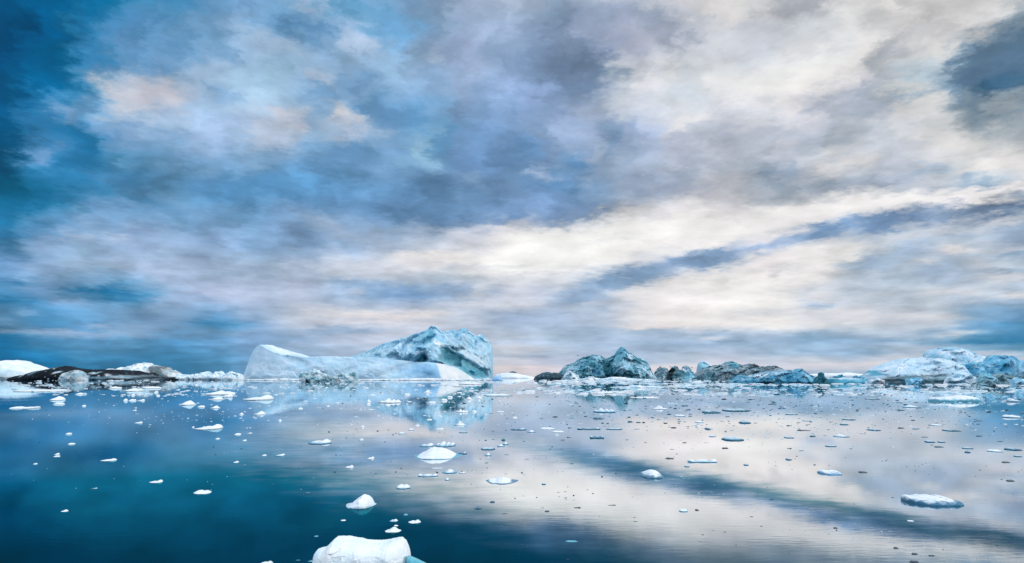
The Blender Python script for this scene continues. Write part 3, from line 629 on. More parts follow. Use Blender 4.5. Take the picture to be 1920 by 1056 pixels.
berg('iceberg', 'long grey rubble iceberg with a blue cap and dark right end', 'iceberg',
     [(1298, 712), (1304, 702), (1312, 694), (1322, 689), (1334, 687), (1348, 685), (1358, 684.5), (1363, 680), (1368, 679), (1374, 680.5), (1380, 683), (1388, 686), (1396, 686), (1404, 684), (1410, 683), (1414, 686), (1420, 690), (1430, 688.5), (1440, 691), (1446, 687), (1452, 687.5), (1458, 690), (1464, 696), (1480, 703), (1500, 712)],
     709.8, 45, base=(.27, .33, .36), rough=2.2, rscale=.16, fac=3.6, fscale=.18, jag=3., zdisp=.15, seed=50, mat=M_FAR, res=1.3,
     patches=[('s', (1368, 684, 9, 6, 0), (.22, .52, .62), .9), ('s', (1408, 686, 7, 3, 0), DIRT, .9), ('s', (1450, 690, 7, 3, -25), DIRT, .8), ('s', (1432, 693, 20, 4, -8), GRIT, .7), ('s', (1410, 700, 24, 5, 0), (.18, .2, .22), .6), ('s', (1455, 696, 14, 4, -10), SNOW, .7),
              ('s', (1320, 706, 14, 4, 0), TEAL, .6), ('s', (1330, 695, 16, 6, 0), (.36, .5, .54), .6), ('s', (1370, 704, 12, 4, 0), (.3, .48, .54), .7)], mott=[(TEAL, .13, .12, .25, .5), (GRIT, .3, .05, .2, .75), (SNOW, .3, .14, .15, .75), (GRIT, .9, .1, .15, .7), (SKYB, .2, .1, .2, .6), (SNOW, .8, .2, .15, .7)])
berg('ice_block', 'smooth blue ice block with a white sloping top, left end of the grey rubble', 'ice block', [(1305, 712), (1307, 692), (1309, 683), (1313, 678.5), (1318, 677.5), (1325, 680), (1333, 684.5), (1338, 692), (1342, 712)], 709.6, 20, base=(.34, .60, .72), rough=1.2, rscale=.16, fac=1.5, fscale=.16, ez=.95, ey=.9, seed=51,
     patches=[('p', [(1316, 676), (1340, 688), (1334, 690), (1322, 682)], SNOW, .9)], jag=.9)
berg('iceberg', 'vivid blue jagged iceberg with thin spikes, low in front of the grey rubble', 'iceberg',
     [(1366, 721), (1372, 714), (1380, 708), (1386, 705), (1396, 706), (1408, 706), (1418, 702), (1430, 700), (1444, 698), (1458, 697), (1468, 695.5), (1474, 697), (1480, 695), (1486, 697), (1492, 696), (1496, 694), (1499, 691), (1502, 695), (1506, 698), (1510, 699), (1514, 703), (1519, 703), (1524, 710), (1530, 721)],
     719.4, 17, base=(.15, .42, .58), rough=1.5, rscale=.22, fac=2.6, fscale=.24, jag=3.2, zdisp=.1, seed=52, mat=M_FAR, res=1.5,
     patches=[('s', (1440, 701, 30, 3, 5), PALE, .75), ('s', (1415, 705, 14, 3, 0), SNOW, .7), ('s', (1470, 714, 26, 4, 0), (.07, .30, .44), .7), ('s', (1400, 717, 30, 3, 0), (.10, .32, .42), .7), ('s', (1500, 705, 14, 6, 0), (.34, .62, .76), .7), ('s', (1390, 711, 10, 4, 0), SKYB, .6)], mott=[(PALE, .3, .15, .25, .7), (DKBL, .35, .1, .25, .6)])
berg('ice_block', 'dark green ice spike leaning right, beside the blue jagged iceberg', 'ice block', [(1522, 722), (1526, 715), (1530, 711.5), (1532, 706.5), (1535, 707), (1538, 699), (1541, 698.5), (1541.6, 704), (1543, 709), (1546, 708), (1549, 712.5), (1553, 715), (1558, 722)], 721, 7, base=(.04, .16, .20), rough=.4, rscale=.5, fac=.7, fscale=.5, jag=1.6, res=2, zdisp=.05, seed=53, mat=M_FAR, mott=[(TEAL, .4, .1, .25, .7)])
berg('iceberg', 'low flat blue ice shelf between the dark spike and the white iceberg', 'iceberg', [(1544, 721), (1550, 710), (1560, 709), (1572, 710.5), (1584, 708), (1600, 710), (1614, 711), (1624, 714), (1630, 721)], 719.8, 14, base=(.13, .42, .56), rough=.7, rscale=.25, jag=.6, seed=54, mat=M_FAR,
     patches=[('s', (1580, 709, 40, 2, 0), SNOW, .8), ('s', (1556, 714, 10, 4, 0), TEAL, .6)], mott=[(PALE, .3, .2, .2, .5)])
berg('iceberg', 'flat white ice sheet far behind the blue shelf', 'iceberg', [(1500, 708), (1520, 702), (1545, 700), (1570, 700.5), (1590, 699), (1604, 701), (1625, 703), (1650, 708)], 707.6, 30, base=SNOW, rough=1, rscale=.07, jag=.8, seed=55)
for i, (pp, w, bs, T, lb, pa, kw) in enumerate([
    ([(1732, 712), (1736, 670), (1742, 665), (1750, 657.5), (1758, 654), (1768, 652.5), (1780, 652), (1792, 653.5), (1802, 655), (1810, 659), (1818, 664), (1824, 671), (1830, 677), (1838, 712)], 708.6, (.44, .67, .82), 60, 'rounded pale blue ice hill behind the right white iceberg',
     [('s', (1776, 656, 8, 3, 0), (.2, .34, .42), .7), ('s', (1742, 668, 6, 4, 30), MID, .7), ('s', (1776, 656, 30, 4, 0), SKYB, .5), ('s', (1812, 673, 12, 3, 0), (.2, .52, .66), .7), ('s', (1790, 664, 40, 4, -8), SNOW, .5)], dict(rough=2.2, rscale=.09, fac=5., fscale=.08, mat=M_BERG, mott=[(SNOW, .1, .1, .2, .7), (MID, .2, .2, .2, .5)])),
    ([(1616, 713), (1622, 703), (1632, 696.5), (1640, 691), (1655, 684), (1668, 680), (1682, 675.5), (1696, 673.5), (1712, 672.5), (1726, 671), (1736, 672.5), (1750, 674), (1768, 674.5), (1782, 677), (1790, 686), (1800, 696), (1812, 704), (1824, 713)], 711.4, (.62, .76, .86), 60, 'smooth white snow covered iceberg with a blue triangular left tip',
     [('p', [(1620, 706), (1632, 693), (1642, 703)], (.10, .38, .52), .95, .6), ('s', (1700, 678, 18, 4, 8), PALE, .6), ('s', (1708, 697, 8, 2, 0), MID, .6), ('s', (1728, 680, 4, 6, 0), SKYB, .5), ('s', (1760, 690, 14, 5, -30), PALE, .5), ('s', (1690, 698, 22, 4, 0), PALE, .4), ('s', (1716, 705, 26, 2.2, 0), DIRT, .85), ('s', (1740, 703, 20, 2, 0), GRIT, .6)],
     dict(rough=2.4, rscale=.09, fac=4.5, fscale=.08, ez=1.1, ey=1.1, mat=M_BERG, mott=[(SKYB, .07, .1, .2, .55), (MID, .25, .24, .2, .5), (SNOW, .12, .1, .2, .7)])),
    ([(1774, 712), (1778, 690), (1784, 683), (1790, 680), (1800, 681), (1812, 682), (1822, 681), (1832, 684), (1838, 692), (1846, 712)], 711.0, (.22, .54, .72), 26, 'vivid blue hollowed ice block right of the white snow slope',
     [('s', (1800, 692, 18, 7, 0), (.10, .40, .60), .7), ('s', (1785, 682, 14, 3, 0), SNOW, .6), ('s', (1825, 690, 7, 5, 0), (.45, .72, .86), .6)], dict(rough=2., rscale=.14, fac=5., fscale=.13, mott=[(SNOW, .2, .16, .2, .7), (DKBL, .3, .2, .2, .5)])),
    ([(1830, 712), (1836, 684), (1846, 680), (1856, 676), (1862, 668.5), (1868, 667), (1876, 668), (1884, 670.5), (1888, 672), (1890, 668), (1893, 668.5), (1895, 680), (1900, 688), (1906, 697), (1912, 712)], 711.0, (.20, .52, .70), 30, 'blue twin horned iceberg near the right edge',
     [('s', (1870, 671, 10, 3, -8), SKYB, .5), ('s', (1862, 690, 12, 8, -20), (.08, .36, .54), .8), ('s', (1884, 684, 10, 8, -40), PALE, .6), ('s', (1845, 686, 8, 5, 20), SKYB, .6), ('s', (1892, 675, 3, 7, 10), (.06, .28, .42), .7)], dict(rough=2., rscale=.13, fac=5., fscale=.12, mott=[(SKYB, .2, .12, .2, .7), (DKBL, .3, .2, .2, .5)])),
    ([(1890, 712), (1898, 684), (1906, 679), (1914, 676), (1926, 675), (1940, 680), (1955, 690), (1965, 712)], 711.2, (.30, .58, .74), 28, 'pale blue iceberg cut by the right edge of the view', [('s', (1905, 690, 10, 6, 0), SKYB, .6), ('s', (1918, 684, 8, 4, 0), MID, .6)], dict(rough=1.8, rscale=.13, fac=4.6, fscale=.12, mott=[(SNOW, .2, .14, .2, .7), (BLUE, .3, .2, .2, .5)])),
    ([(1812, 704), (1822, 678), (1832, 671), (1840, 668), (1846, 671), (1852, 678), (1860, 704)], 709.4, (.74, .85, .92), 22, 'faint white ice tip showing between the pale hill and the horned iceberg', [], dict(rough=1.0, rscale=.08)),
    ([(1640, 722), (1650, 712), (1668, 710), (1690, 707), (1712, 705.5), (1740, 706), (1770, 705), (1800, 706), (1840, 704), (1870, 703), (1900, 705), (1930, 706), (1960, 712), (1975, 722)], 720.4, (.15, .23, .27), 15, 'long dirty grey ice bank with black streaks under the right icebergs',
     [('s', (1860, 713, 60, 3, 3), DIRT, .95), ('s', (1915, 714, 22, 6, 0), DIRT, .9), ('s', (1780, 714, 60, 2, 2), DIRT, .8), ('s', (1670, 713, 24, 2, 0), DIRT, .8), ('s', (1800, 718, 70, 2.5, 0), (.14, .34, .38), .7), ('s', (1750, 709, 40, 3, 0), (.42, .5, .53), .7), ('s', (1850, 706, 20, 3, 0), (.3, .5, .58), .7)],
     dict(rough=.9, rscale=.3, fac=1.0, fscale=.3, jag=1.2, mott=[(GREY, .4, .12, .25, .7), (TEAL, .5, .2, .2, .6)]))]):
    berg('iceberg' if T > 13 else 'ice_block', lb, 'iceberg', pp, w, T, base=bs, patches=pa, seed=60 + i, **{**dict(jag=1.8, zdisp=.15, res=1.3, mat=M_FAR), **kw})
for i, (pp, w, bs, lb) in enumerate([
    ([(1552, 720), (1558, 709), (1563, 706), (1568, 708), (1574, 704.5), (1580, 708), (1588, 710), (1594, 720)], 718.2, (.16, .42, .54), 'dark turquoise ice block on the blue shelf, nearest the dark spike'),
    ([(1590, 720), (1596, 710), (1604, 706), (1609, 707.5), (1614, 704), (1620, 708), (1628, 712), (1634, 720)], 718.6, (.34, .60, .74), 'pale turquoise ice block on the blue shelf, nearest the white iceberg'),
    ([(1464, 712), (1470, 699), (1478, 696), (1484, 698), (1490, 700), (1500, 702), (1512, 705), (1520, 712)], 711.5, (.45, .60, .70), 'grey blue ice block behind the right end of the blue jagged iceberg'),
    ([(1700, 722.5), (1703, 711), (1710, 709), (1724, 708.5), (1728, 711), (1729, 722.5)], 721.2, (.36, .66, .84), 'pale blue square ice block at the foot of the right white iceberg'),
    ([(1770, 722), (1776, 704), (1784, 700), (1792, 701), (1800, 705), (1812, 706), (1822, 703), (1830, 709), (1834, 722)], 720.9, PALE, 'heap of pale ice lumps on the dirty grey bank'),
    ([(1836, 722), (1842, 704), (1850, 700), (1858, 702), (1864, 712), (1868, 722)], 721.3, (.32, .58, .68), 'turquoise pointed ice block on the black part of the bank'),
    ([(1858, 722), (1862, 704), (1870, 701), (1880, 702), (1888, 710), (1894, 722)], 721.0, (.30, .42, .45), 'grey green ice block right of the turquoise pointed one'),
    ([(1896, 724), (1899, 711), (1906, 708), (1912, 710), (1917, 716), (1920, 724)], 722.5, (.5, .74, .86), 'pale blue ice boulder on the black bank near the right edge'),
    ([(1828, 726), (1834, 718), (1842, 716), (1852, 718), (1860, 722), (1864, 726)], 724.5, (.36, .5, .54), 'low grey ice lump afloat before the black bank'),
    ([(1622, 722), (1628, 713), (1640, 711), (1652, 713), (1658, 722)], 721.4, SNOW, 'white ice lump afloat at the left end of the dirty bank')]):
    berg('ice_block', lb, 'ice block', pp, w, 6, base=bs, jag=1.8, rough=1., rscale=.4, fac=2.4, fscale=.4, ez=1., ey=1., seed=80 + i, mat=M_FAR, res=1.6, mott=[(SKYB, .4, .15, .25, .5)])
# ------------------------------------------------------------------ floes
def floe_mesh(name, W, Lb, H, kind, lobes, seed, mat=None, na=44, nr=9):
    """a low floating piece of ice: lobed outline, lumpy snow top, washed clear-ice foot, a keel under the water"""
    r = np.random.default_rng(seed)
    th = np.linspace(0, 2 * math.pi, na, endpoint=False)
    off = r.random(3) * 90
    ring = 1 + .34 * fbm(np.stack([np.cos(th) * .9, np.sin(th) * .9, np.zeros(na)], 1) + off, 4, .6)
    ring /= max(abs(ring * np.cos(th)))
    rho = np.array([0.0001, .18, .36, .52, .66, .78, .88, .95, 1.0][:nr] if nr == 9 else list(np.linspace(.0001, 1, nr)))
    R = rho[:, None] * ring[None, :]
    x = R * np.cos(th); y = R * np.sin(th) - .0
    prof = np.clip(1 - rho ** 3.2, 0, 1)[:, None] ** .75
    hx = np.zeros_like(x)
    if lobes:
        for (c, wd, a) in lobes:
            hx = np.maximum(hx, a * np.exp(-((x - c) / wd) ** 2))
        hx = np.maximum(hx, .16)
    else:
        hx = 1 + .45 * fbm(np.stack([x * 1.3, y * 1.3, np.zeros_like(x)], -1) + off + 3, 3) + r.uniform(-.35, .35) * x
    z = H * hx * prof * (1 + .30 * fbm(np.stack([x * 3, y * 3, np.zeros_like(x)], -1) + off + 20, 3))
    z = z * (1 + .75 * np.clip(y, -1, 1))       # the snow is banked up toward the far side
    z = np.clip(z, 0, None) * (1.0 / max(1e-6, (np.clip(z, 0, None)).max() / H))
    foot = .12 * H
    z = z + foot * (rho[:, None] < .995)
    bulge = 1 - .10 * (rho[:, None] >= .995)
    X = x * W / 2 * bulge; Y = y * Lb / 2 * bulge; Z = z
    Xs = np.concatenate([X, X[-1:] * 1.04, X[-1:] * .5]); Ys = np.concatenate([Y, Y[-1:] * 1.04, Y[-1:] * .5])
    Zs = np.concatenate([Z, np.full((1, na), -.05 - .3 * H), np.full((1, na), -.3 - 1.5 * H)])
    n = Xs.shape[0]
    V = np.stack([Xs, Ys, Zs], -1).reshape(-1, 3)
    i, j = np.meshgrid(np.arange(n - 1), np.arange(na), indexing='ij')
    a = (i * na + j).ravel(); b = (i * na + (j + 1) % na).ravel()
    Fc = np.stack([a, a + na, b + na, b], 1)
    rel = Zs / H
    nz = fbm(np.stack([Xs / W * 5, Ys / W * 5, Zs / W * 5], -1) + off, 3)
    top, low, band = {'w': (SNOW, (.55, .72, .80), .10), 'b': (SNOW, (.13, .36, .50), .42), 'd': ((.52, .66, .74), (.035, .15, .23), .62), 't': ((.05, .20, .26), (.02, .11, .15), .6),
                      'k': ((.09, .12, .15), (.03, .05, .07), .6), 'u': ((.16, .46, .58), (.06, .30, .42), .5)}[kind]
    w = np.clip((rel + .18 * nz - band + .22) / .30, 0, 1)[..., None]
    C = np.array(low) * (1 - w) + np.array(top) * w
    return mesh_obj(name, V, Fc, mat or (M_CLEAR if kind in 'tku' else M_FLOE), C.reshape(-1, 3))

LOB = {'-': None, 'D': [(-.8, .22, 1.), (.78, .26, .9), (0, .5, .32)], 'L': [(-.5, .45, 1.), (.35, .5, .45)], 'R': [(.5, .45, 1.), (-.35, .5, .42)], 'C': [(-.7, .17, .7), (-.25, .2, 1.), (.2, .15, .75), (.62, .2, .9)],
       'M': [(0, .42, 1.), (-.7, .3, .25), (.7, .3, .25)], 'F': [(-.4, .6, 1.), (.4, .6, .95)]}
# column, waterline row, width, height (photograph pixels) | kind of ice | shape | label
FLOES = '''
29 767 45 6 w D|long white floe with a knob at each end, at the far left edge
96 751 25 9 w M|white domed floe under the black iceberg's reflection at left
103 759 20 4 w F|thin white floe just below the white domed one at left
45 735 92 6 w F|wide flat white floe on the reflection of the far left iceberg
233 752 8 5 w -|tall end piece of a row of three white bits below the black iceberg
244 752 12 4 w F|middle piece of a row of three white bits below the black iceberg
260 752 14 4 w R|right piece of a row of three white bits below the black iceberg
343 760 32 10 w M|white dome floe left of the clustered white floes
400 741 56 10 w C|largest lumpy white floe of the cluster left of the big iceberg
398 750 33 6 w M|white floe at the front of the cluster left of the big iceberg
422 745 20 8 w R|white floe at the right side of the cluster left of the big iceberg
470 751 58 12 w R|broad white floe with a raised right half before the big slab
374 764 14 4 w F|small thin white floe right of the white dome floe
399 766 18 6 w M|small white mound floe in front of the left cluster
255 794 14 4 w R|small white floe alone on blue water below the black iceberg
380 806 46 12 w R|white floe rising to a knob on its right, alone at left
361 802 5 3 w -|tiny white ice bit at the tip of the lone knobbed floe
450 778 10 5 w M|small white pyramid bit left of the shield shaped floe
125 815 11 4 w F|upper of two similar small white bits at left
443 816 13 4 w F|small white floe between the lone knobbed floe and the pointed floe
241 734 38 7 w C|lumpy white floe on the right end of the black reflection
207 729 22 5 w C|small lumpy white floe within the black reflection
275 729 35 5 w F|flat white floe strip below the right dark ridge
246 742 10 4 w M|small white bit below the lumpy floe at the black reflection
290 737 9 4 w -|white bit below the white strip at left
294 743 7 3 w -|tiny white bit under another white bit at left
155 762 7 3 w -|tiny white bit right of the two left domed floes
143 740 14 4 w M|small white floe at the tip of the pale lump's reflection
482 778 24 8 w M|shield shaped white floe below the broad white floe
594 833 48 11 b R|white floe with a turquoise left foot and raised right end
467 813 8 2 w -|thin white sliver left of the pointed floe
406 824 8 3 w -|tiny white bit between the lone knobbed floe and open water
457 827 8 3 w -|tiny white bit below the thin sliver
522 856 19 6 b R|small white floe with a dark edge, lower left of the pointed floe
494 855 9 3 w -|tiny white bit left of the dark edged small floe
440 868 11 4 w M|small white diamond shaped bit at left centre
653 878 17 7 w R|small two lumped white floe left of the triangular floe
694 861 14 6 w R|small white floe just left of the big domed floe
679 802 8 5 w M|small white bit above right of the pointed floe
690 754 10 6 w M|white bit left of the lumpy cluster in the reflection
562 767 9 3 w -|thin white bit in the middle of the slab's reflection
677 825 8 3 w -|tiny white bit below right of the pointed floe
524 790 6 4 w -|tiny white peaked bit below the slab's reflection
198 865 29 6 w R|slanted white floe alone in the dark blue water at left
103 857 13 3 w F|lower bit of a white pair in dark water at far left
104 853 9 4 w M|upper bit of a white pair in dark water at far left
129 834 12 4 w F|lower of two similar small white bits at left
64 871 7 3 w -|tiny white bit at the far left, below the white pair
288 906 28 7 w R|white floe with a round right lobe and thin left tail
173 918 15 4 d R|small dark clear ice piece with a white rim at left
118 960 14 5 w M|small white floe lowest in the dark water at far left
373 927 35 9 w F|flat white floe alone in dark blue water, centre left
576 926 12 4 t -|small teal clear ice piece left of the triangular floe
592 1007 9 3 u -|small pale teal bit just above the nearest floe
498 1058 24 7 w R|slanted pale ice strip cut by the bottom edge, left of the nearest floe
582 1054 14 4 u M|small blue white bit touching the nearest floe's left side
558 1052 10 3 t -|small teal sliver left of the nearest floe
754 917 31 10 b F|rounded white floe above right of the triangular floe
737 979 17 7 b R|slanted small white floe above the white oval one
776 982 26 9 w R|white floe with a pointed right end near the nearest floe
735 999 32 12 w M|white oval floe between the triangular and the nearest floe
742 987 9 3 w -|tiny white bit on top edge of the white oval floe
760 967 9 4 u -|tiny bright blue ice bit right of the triangular floe
801 894 41 7 b D|thin bone shaped white floe below the big domed floe
838 901 11 6 b M|small white mound right of the bone shaped floe
842 888 30 9 b M|white floe with a trailing right arm below the big domed floe
866 888 14 4 b R|thin tail piece right of the white floe under the domed one
820 879 28 2 b F|thin white streak of ice left above the armed floe
643 977 10 3 w -|tiny white bit left below the triangular floe
798 838 29 8 b R|white floe behind the left shoulder of the big domed floe
833 838 44 12 b C|lumpy white floe right behind the big domed floe
867 852 18 6 d R|small dark sided floe at the right tip of the big domed floe
914 844 31 6 d F|flat dark edged floe right of the big domed floe
915 855 15 7 b M|small white floe with blue foot below the dark edged floe
939 838 16 6 b M|lower left piece of a three piece stack right of the domed floe
948 834 13 6 b M|middle white piece of the three piece stack right of the domed floe
944 826 8 4 t -|green top piece of the three piece stack right of the domed floe
865 774 27 8 w C|lumpy white floe in the middle of the rugged peak's reflection
889 773 10 4 w -|small white bit right of the lumpy floe in the peak's reflection
863 798 18 5 w F|lower white floe under the peak's reflection tip
862 793 11 4 w M|small white bit stacked over the floe under the reflection tip
973 807 35 5 d R|thin floe with dark right edge between the domed floe and the pyramid reflection
997 811 19 5 b M|small white floe right below the thin dark edged floe
1026 805 33 4 w F|thin pale floe left above another pale one, centre
1047 811 25 4 w F|thin pale floe lowest of the pale group at centre
868 812 18 3 d F|thin white floe with a dark dot beside it
728 756 45 11 w C|ragged white cluster floe left in the blue reflection
690 759 9 3 w -|tiny white bit under the bit beside the ragged cluster
762 741 12 4 w F|small pale bit above the ragged cluster floe
832 752 14 5 w F|white floe in the dark part of the peak's reflection
809 756 16 4 w F|thin white floe just under the cave's reflection
843 746 12 4 w F|small white bit in the green part of the reflection
879 750 18 7 w M|left of two white bumps on the right of the reflection
898 748 17 6 w M|right of two white bumps on the right of the reflection
933 743 60 5 b F|long pale floe at the right margin of the reflection
823 806 18 4 w R|thin white floe at the very tip of the peak's reflection
770 807 12 4 b F|small pale floe left of the reflection tip
752 814 15 4 b F|small grey floe lower left of the reflection tip
804 788 12 3 w F|upper thin white bit in the blue reflection
782 799 10 3 w -|thin pale bit on the left margin of the blue reflection
938 773 18 3 w C|thin white double bit right of the peak's reflection
965 784 11 3 w -|small white bit out in open water right of the reflection
800 737 18 6 w M|white oval floe close under the largest iceberg's corner
880 721 50 6 w F|flat white ice sheet before the cream slope of the largest iceberg
1138 774 48 10 b C|floe with a shaded blue front below the pyramid iceberg's reflection
1138 738 30 7 w C|lumpy white floe across the pyramid iceberg's reflection
1152 741 12 3 w -|small white bit under the lumpy floe in the pyramid reflection
1242 768 30 8 w M|white floe with a central bump right of the pyramid reflection
1342 775 38 7 d L|left of two dark teal floes lying end to end
1390 772 58 7 d F|right longer one of two dark teal floes lying end to end
1278 781 22 4 b F|small flat blue footed floe left of the two dark floes
1122 823 30 8 d D|dark blue notched floe left of the bright reflection
1105 806 48 5 d D|long thin curved floe above the dark blue notched one
1154 806 35 4 d F|long thin floe right of the curved one
1123 786 22 4 t F|thin grey ice piece below the pyramid reflection
1382 827 42 9 d F|dark blue bar floe on the bright reflection
1401 794 22 6 d F|dark blue pod floe above the dark blue bar
1328 805 13 5 d M|small dark pod left of the dark blue bar
1314 793 17 4 b F|small pale floe left above the small dark pod
1322 868 62 9 b D|long bone shaped blue white floe on the bright reflection
1290 876 11 4 d F|small dark pod under the left end of the long bone shaped floe
1401 873 10 4 d F|small blue pod right of the long bone shaped floe
1257 861 18 4 k C|row of brown dark ice crumbs left of the long bone floe
1720 765 34 6 b M|turquoise footed floe left of the large turquoise bar
1910 784 32 7 b F|white floe with blue foot at the right edge, upper
1912 754 22 8 b L|pale floe at the right edge beside the large turquoise bar
1643 749 26 3 d F|thin dark floe left of the turquoise footed one
1763 799 21 4 b F|small pale floe below the bright glint at right
1795 809 29 5 d L|blue floe with dark crumbs on its right tail
1646 808 26 5 d M|dark blue mound floe in the middle of the right field
1598 788 28 4 d M|dark blue floe at the upper middle of the right field
1587 797 14 4 d F|small blue floe below the upper middle dark one
1584 820 30 6 b M|humped pale blue floe with a long left tail in the right field
1488 778 25 3 d F|thin blue floe at the left of the right field
1516 790 18 2 d F|very thin blue sliver right of the left thin floe
1484 822 20 4 d F|blue pod floe right of the dark blue bar
1510 808 27 3 k L|thin brown dark ice splinter above the blue pod floe
1562 838 22 4 d F|dark blue bar floe right below the blue pod floe
1481 863 13 5 d M|small triangular dark floe on the bright reflection
1749 830 16 5 d F|left half of a dark pair of floes at right
1770 830 13 4 d F|right half of a dark pair of floes at right
1764 839 17 3 t F|thin dark floe under the dark pair at right
1820 842 20 4 d F|flat dark green floe at right
1817 849 10 5 d R|small pointed dark floe under the flat dark green one
1875 848 27 6 b F|pale blue oval floe near the right edge
1910 845 26 7 d C|dark fringed floe cut by the right edge
1914 857 14 4 d F|small dark floe under the dark fringed one at the right edge
1621 887 17 4 k F|brown dark sliver right of the white pennant floe
1890 868 17 3 k F|thin dark sliver near the right edge
1899 903 17 4 k F|dark sliver at the right edge above the boat shaped floe
1709 978 14 3 w F|small white bit below the boat shaped floe
1568 991 9 3 k -|small brown bit left below the boat shaped floe
1682 1029 10 4 k F|dark brown oval bit near the bottom right
1717 1040 13 4 k F|dark splinter right of the brown oval bit, bottom right
1748 1043 13 3 k F|thin dark splinter right of another, bottom right
1716 1055 20 5 k C|cluster of dark crumbs at the bottom edge, right
1283 960 18 7 b F|small pale blue oval bit in the middle of the cream reflection
1308 958 8 4 k -|small dark hooked bit right of the pale blue oval bit
896 955 16 6 t M|upper teal clear ice bit at the lower edge of the cream reflection
923 943 11 5 t C|second teal bit, right above the first at the cream reflection
1026 960 10 3 k F|dark lens shaped bit on the cream reflection
1083 953 15 3 k R|dark wing shaped bit on the cream reflection
1020 909 9 4 d -|small blue bit right of the crested floe
1148 948 17 2 k R|dark dash shaped bit on the cream reflection
1072 1017 26 4 u F|pale thin ice film lowest at bottom centre
'''
floes = []
for q, ln in enumerate(FLOES.strip().split('\n')):
    spec, lb = ln.split('|'); t = spec.split()
    cx, wy, w, h = map(float, t[:4]); kd, sh = t[4], t[5]
    rq = np.random.default_rng(500 + q)
    d = depth_of(wy); W = w * d / F
    big_w = w > 15
    tn_ = CAM_H / d; h *= .92
    Lb = min(max(.62 * h * d / F / tn_, .55 * W), 2.0 * W) * rq.uniform(.85, 1.1)
    H = max(h * d / F - .62 * Lb * tn_, .45 * h * d / F)
    na, nr = (64, 9) if w > 25 else (36, 9)
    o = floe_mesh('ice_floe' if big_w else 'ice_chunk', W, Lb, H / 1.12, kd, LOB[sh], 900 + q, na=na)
    o.location = ((cx - 960) / F * d, d + Lb * .42, 0)
    tag(o, lb, 'ice floe' if big_w else 'ice chunk')
    floes.append((cx, wy, w, h))

# floes with an outline of their own
def near(label, pts, wy, thick, **kw):
    a = dict(name='ice_floe', cat='ice floe', base=SNOW, mat=M_FLOE, ez=.8, ey=1.0, res=1.6, seed=1, rough=.03, rscale=1.6, jag=.5)
    a.update(kw)
    n = a.pop('name'); c = a.pop('cat')
    floes.append((pts[0][0] * .5 + pts[-1][0] * .5, wy, pts[-1][0] - pts[0][0], 14))
    return berg(n, label, c, pts, wy, thick, **a)
near('nearest floe, thick white ice with a concave top, cut by the bottom edge',
     [(586, 1078), (588, 1052), (592, 1036), (597, 1029.5), (604, 1028), (610, 1027.5), (617, 1021), (624, 1014), (631, 1008.5), (640, 1007.5), (652, 1007.3), (662, 1009.5), (676, 1011), (686, 1014), (697, 1015.5), (712, 1015.5), (724, 1014), (737, 1011.5), (748, 1009), (753, 1008), (756, 1011), (760, 1013.5), (762, 1018), (765, 1024), (767.5, 1034), (769, 1048), (774, 1078)],
     1084, 1.6, base=(.88, .90, .93), fac=.03, fscale=2.2, rough=.03, rscale=2.6, ez=.6, ey=.8, res=2, seed=101, lean=.55, jag=.6, patches=[('s', (640, 1060, 60, 14, 0), (.70, .80, .87), .5), ('s', (715, 1045, 30, 20, 30), (.74, .83, .89), .4), ('s', (598, 1033, 8, 8, 0), (.55, .74, .82), .5)])
near('submerged turquoise ice foot just right of the nearest floe', [(758, 1078), (764, 1041.5), (772, 1044), (784, 1049), (796, 1055), (806, 1062), (814, 1078)], 1080, .5, base=(.16, .50, .58), mat=M_CLEAR, seed=102, rough=.02, rscale=3, cat='ice floe')
near('small triangular white floe with a faceted right side', [(651, 951), (655, 947.5), (662, 942), (669, 936.5), (676, 931), (683, 927), (688, 928.5), (692, 929.5), (696, 933), (699, 938), (701, 944), (703, 950), (706, 956)], 954.5, 1.5, lean=.75, rough=.035, rscale=3.5, fac=.05, fscale=4, seed=103, res=2, jag=.2, wet=((.45, .62, .70), 3, .7), patches=[('s', (668, 953, 5, 3, 0), DKBL, .9), ('s', (690, 945, 7, 8, 30), (.66, .76, .82), .6)])
near('biggest domed white floe in mid water, turquoise along its foot', [(778, 860), (783, 854), (788, 851), (793, 848), (800, 845), (806, 841.5), (811, 839.5), (816, 838.5), (822, 840), (827, 839.5), (832, 840.5), (838, 842.5), (845, 846), (852, 850), (858, 854), (864, 857), (868, 861)], 862, 3.6, lean=.75, ez=1.1, ey=1.1, rough=.06, rscale=1.2, seed=104, res=2, wet=((.10, .38, .50), 1.3, .9), jag=1.2, patches=[('s', (824, 862, 30, 3.2, 0), (.09, .36, .48), .95)])
near('white crested floe with three bumps right of the armed floe', [(911, 905), (914, 901), (919, 898.5), (925, 898), (930, 898.5), (936, 896), (943, 894.8), (950, 896), (956, 899), (962, 900.5), (968, 903), (972, 907)], 908, 1.7, lean=.75, ez=1, ey=1, rough=.03, rscale=2.5, seed=105, res=2, jag=.9, wet=(DKBL, 1.4, .85))
near('smooth rounded white floe with a dark blue belly in front of the dark reflection', [(1196, 893), (1199, 888), (1204, 885.5), (1211, 883.5), (1217, 881.2), (1224, 881), (1230, 882.5), (1235, 886), (1238, 890), (1241, 895)], 897.5, 1.9, lean=.75, ez=.9, ey=1, rough=.02, rscale=2.5, seed=106, res=2, jag=.1, wet=(DKBL, 6, .9))
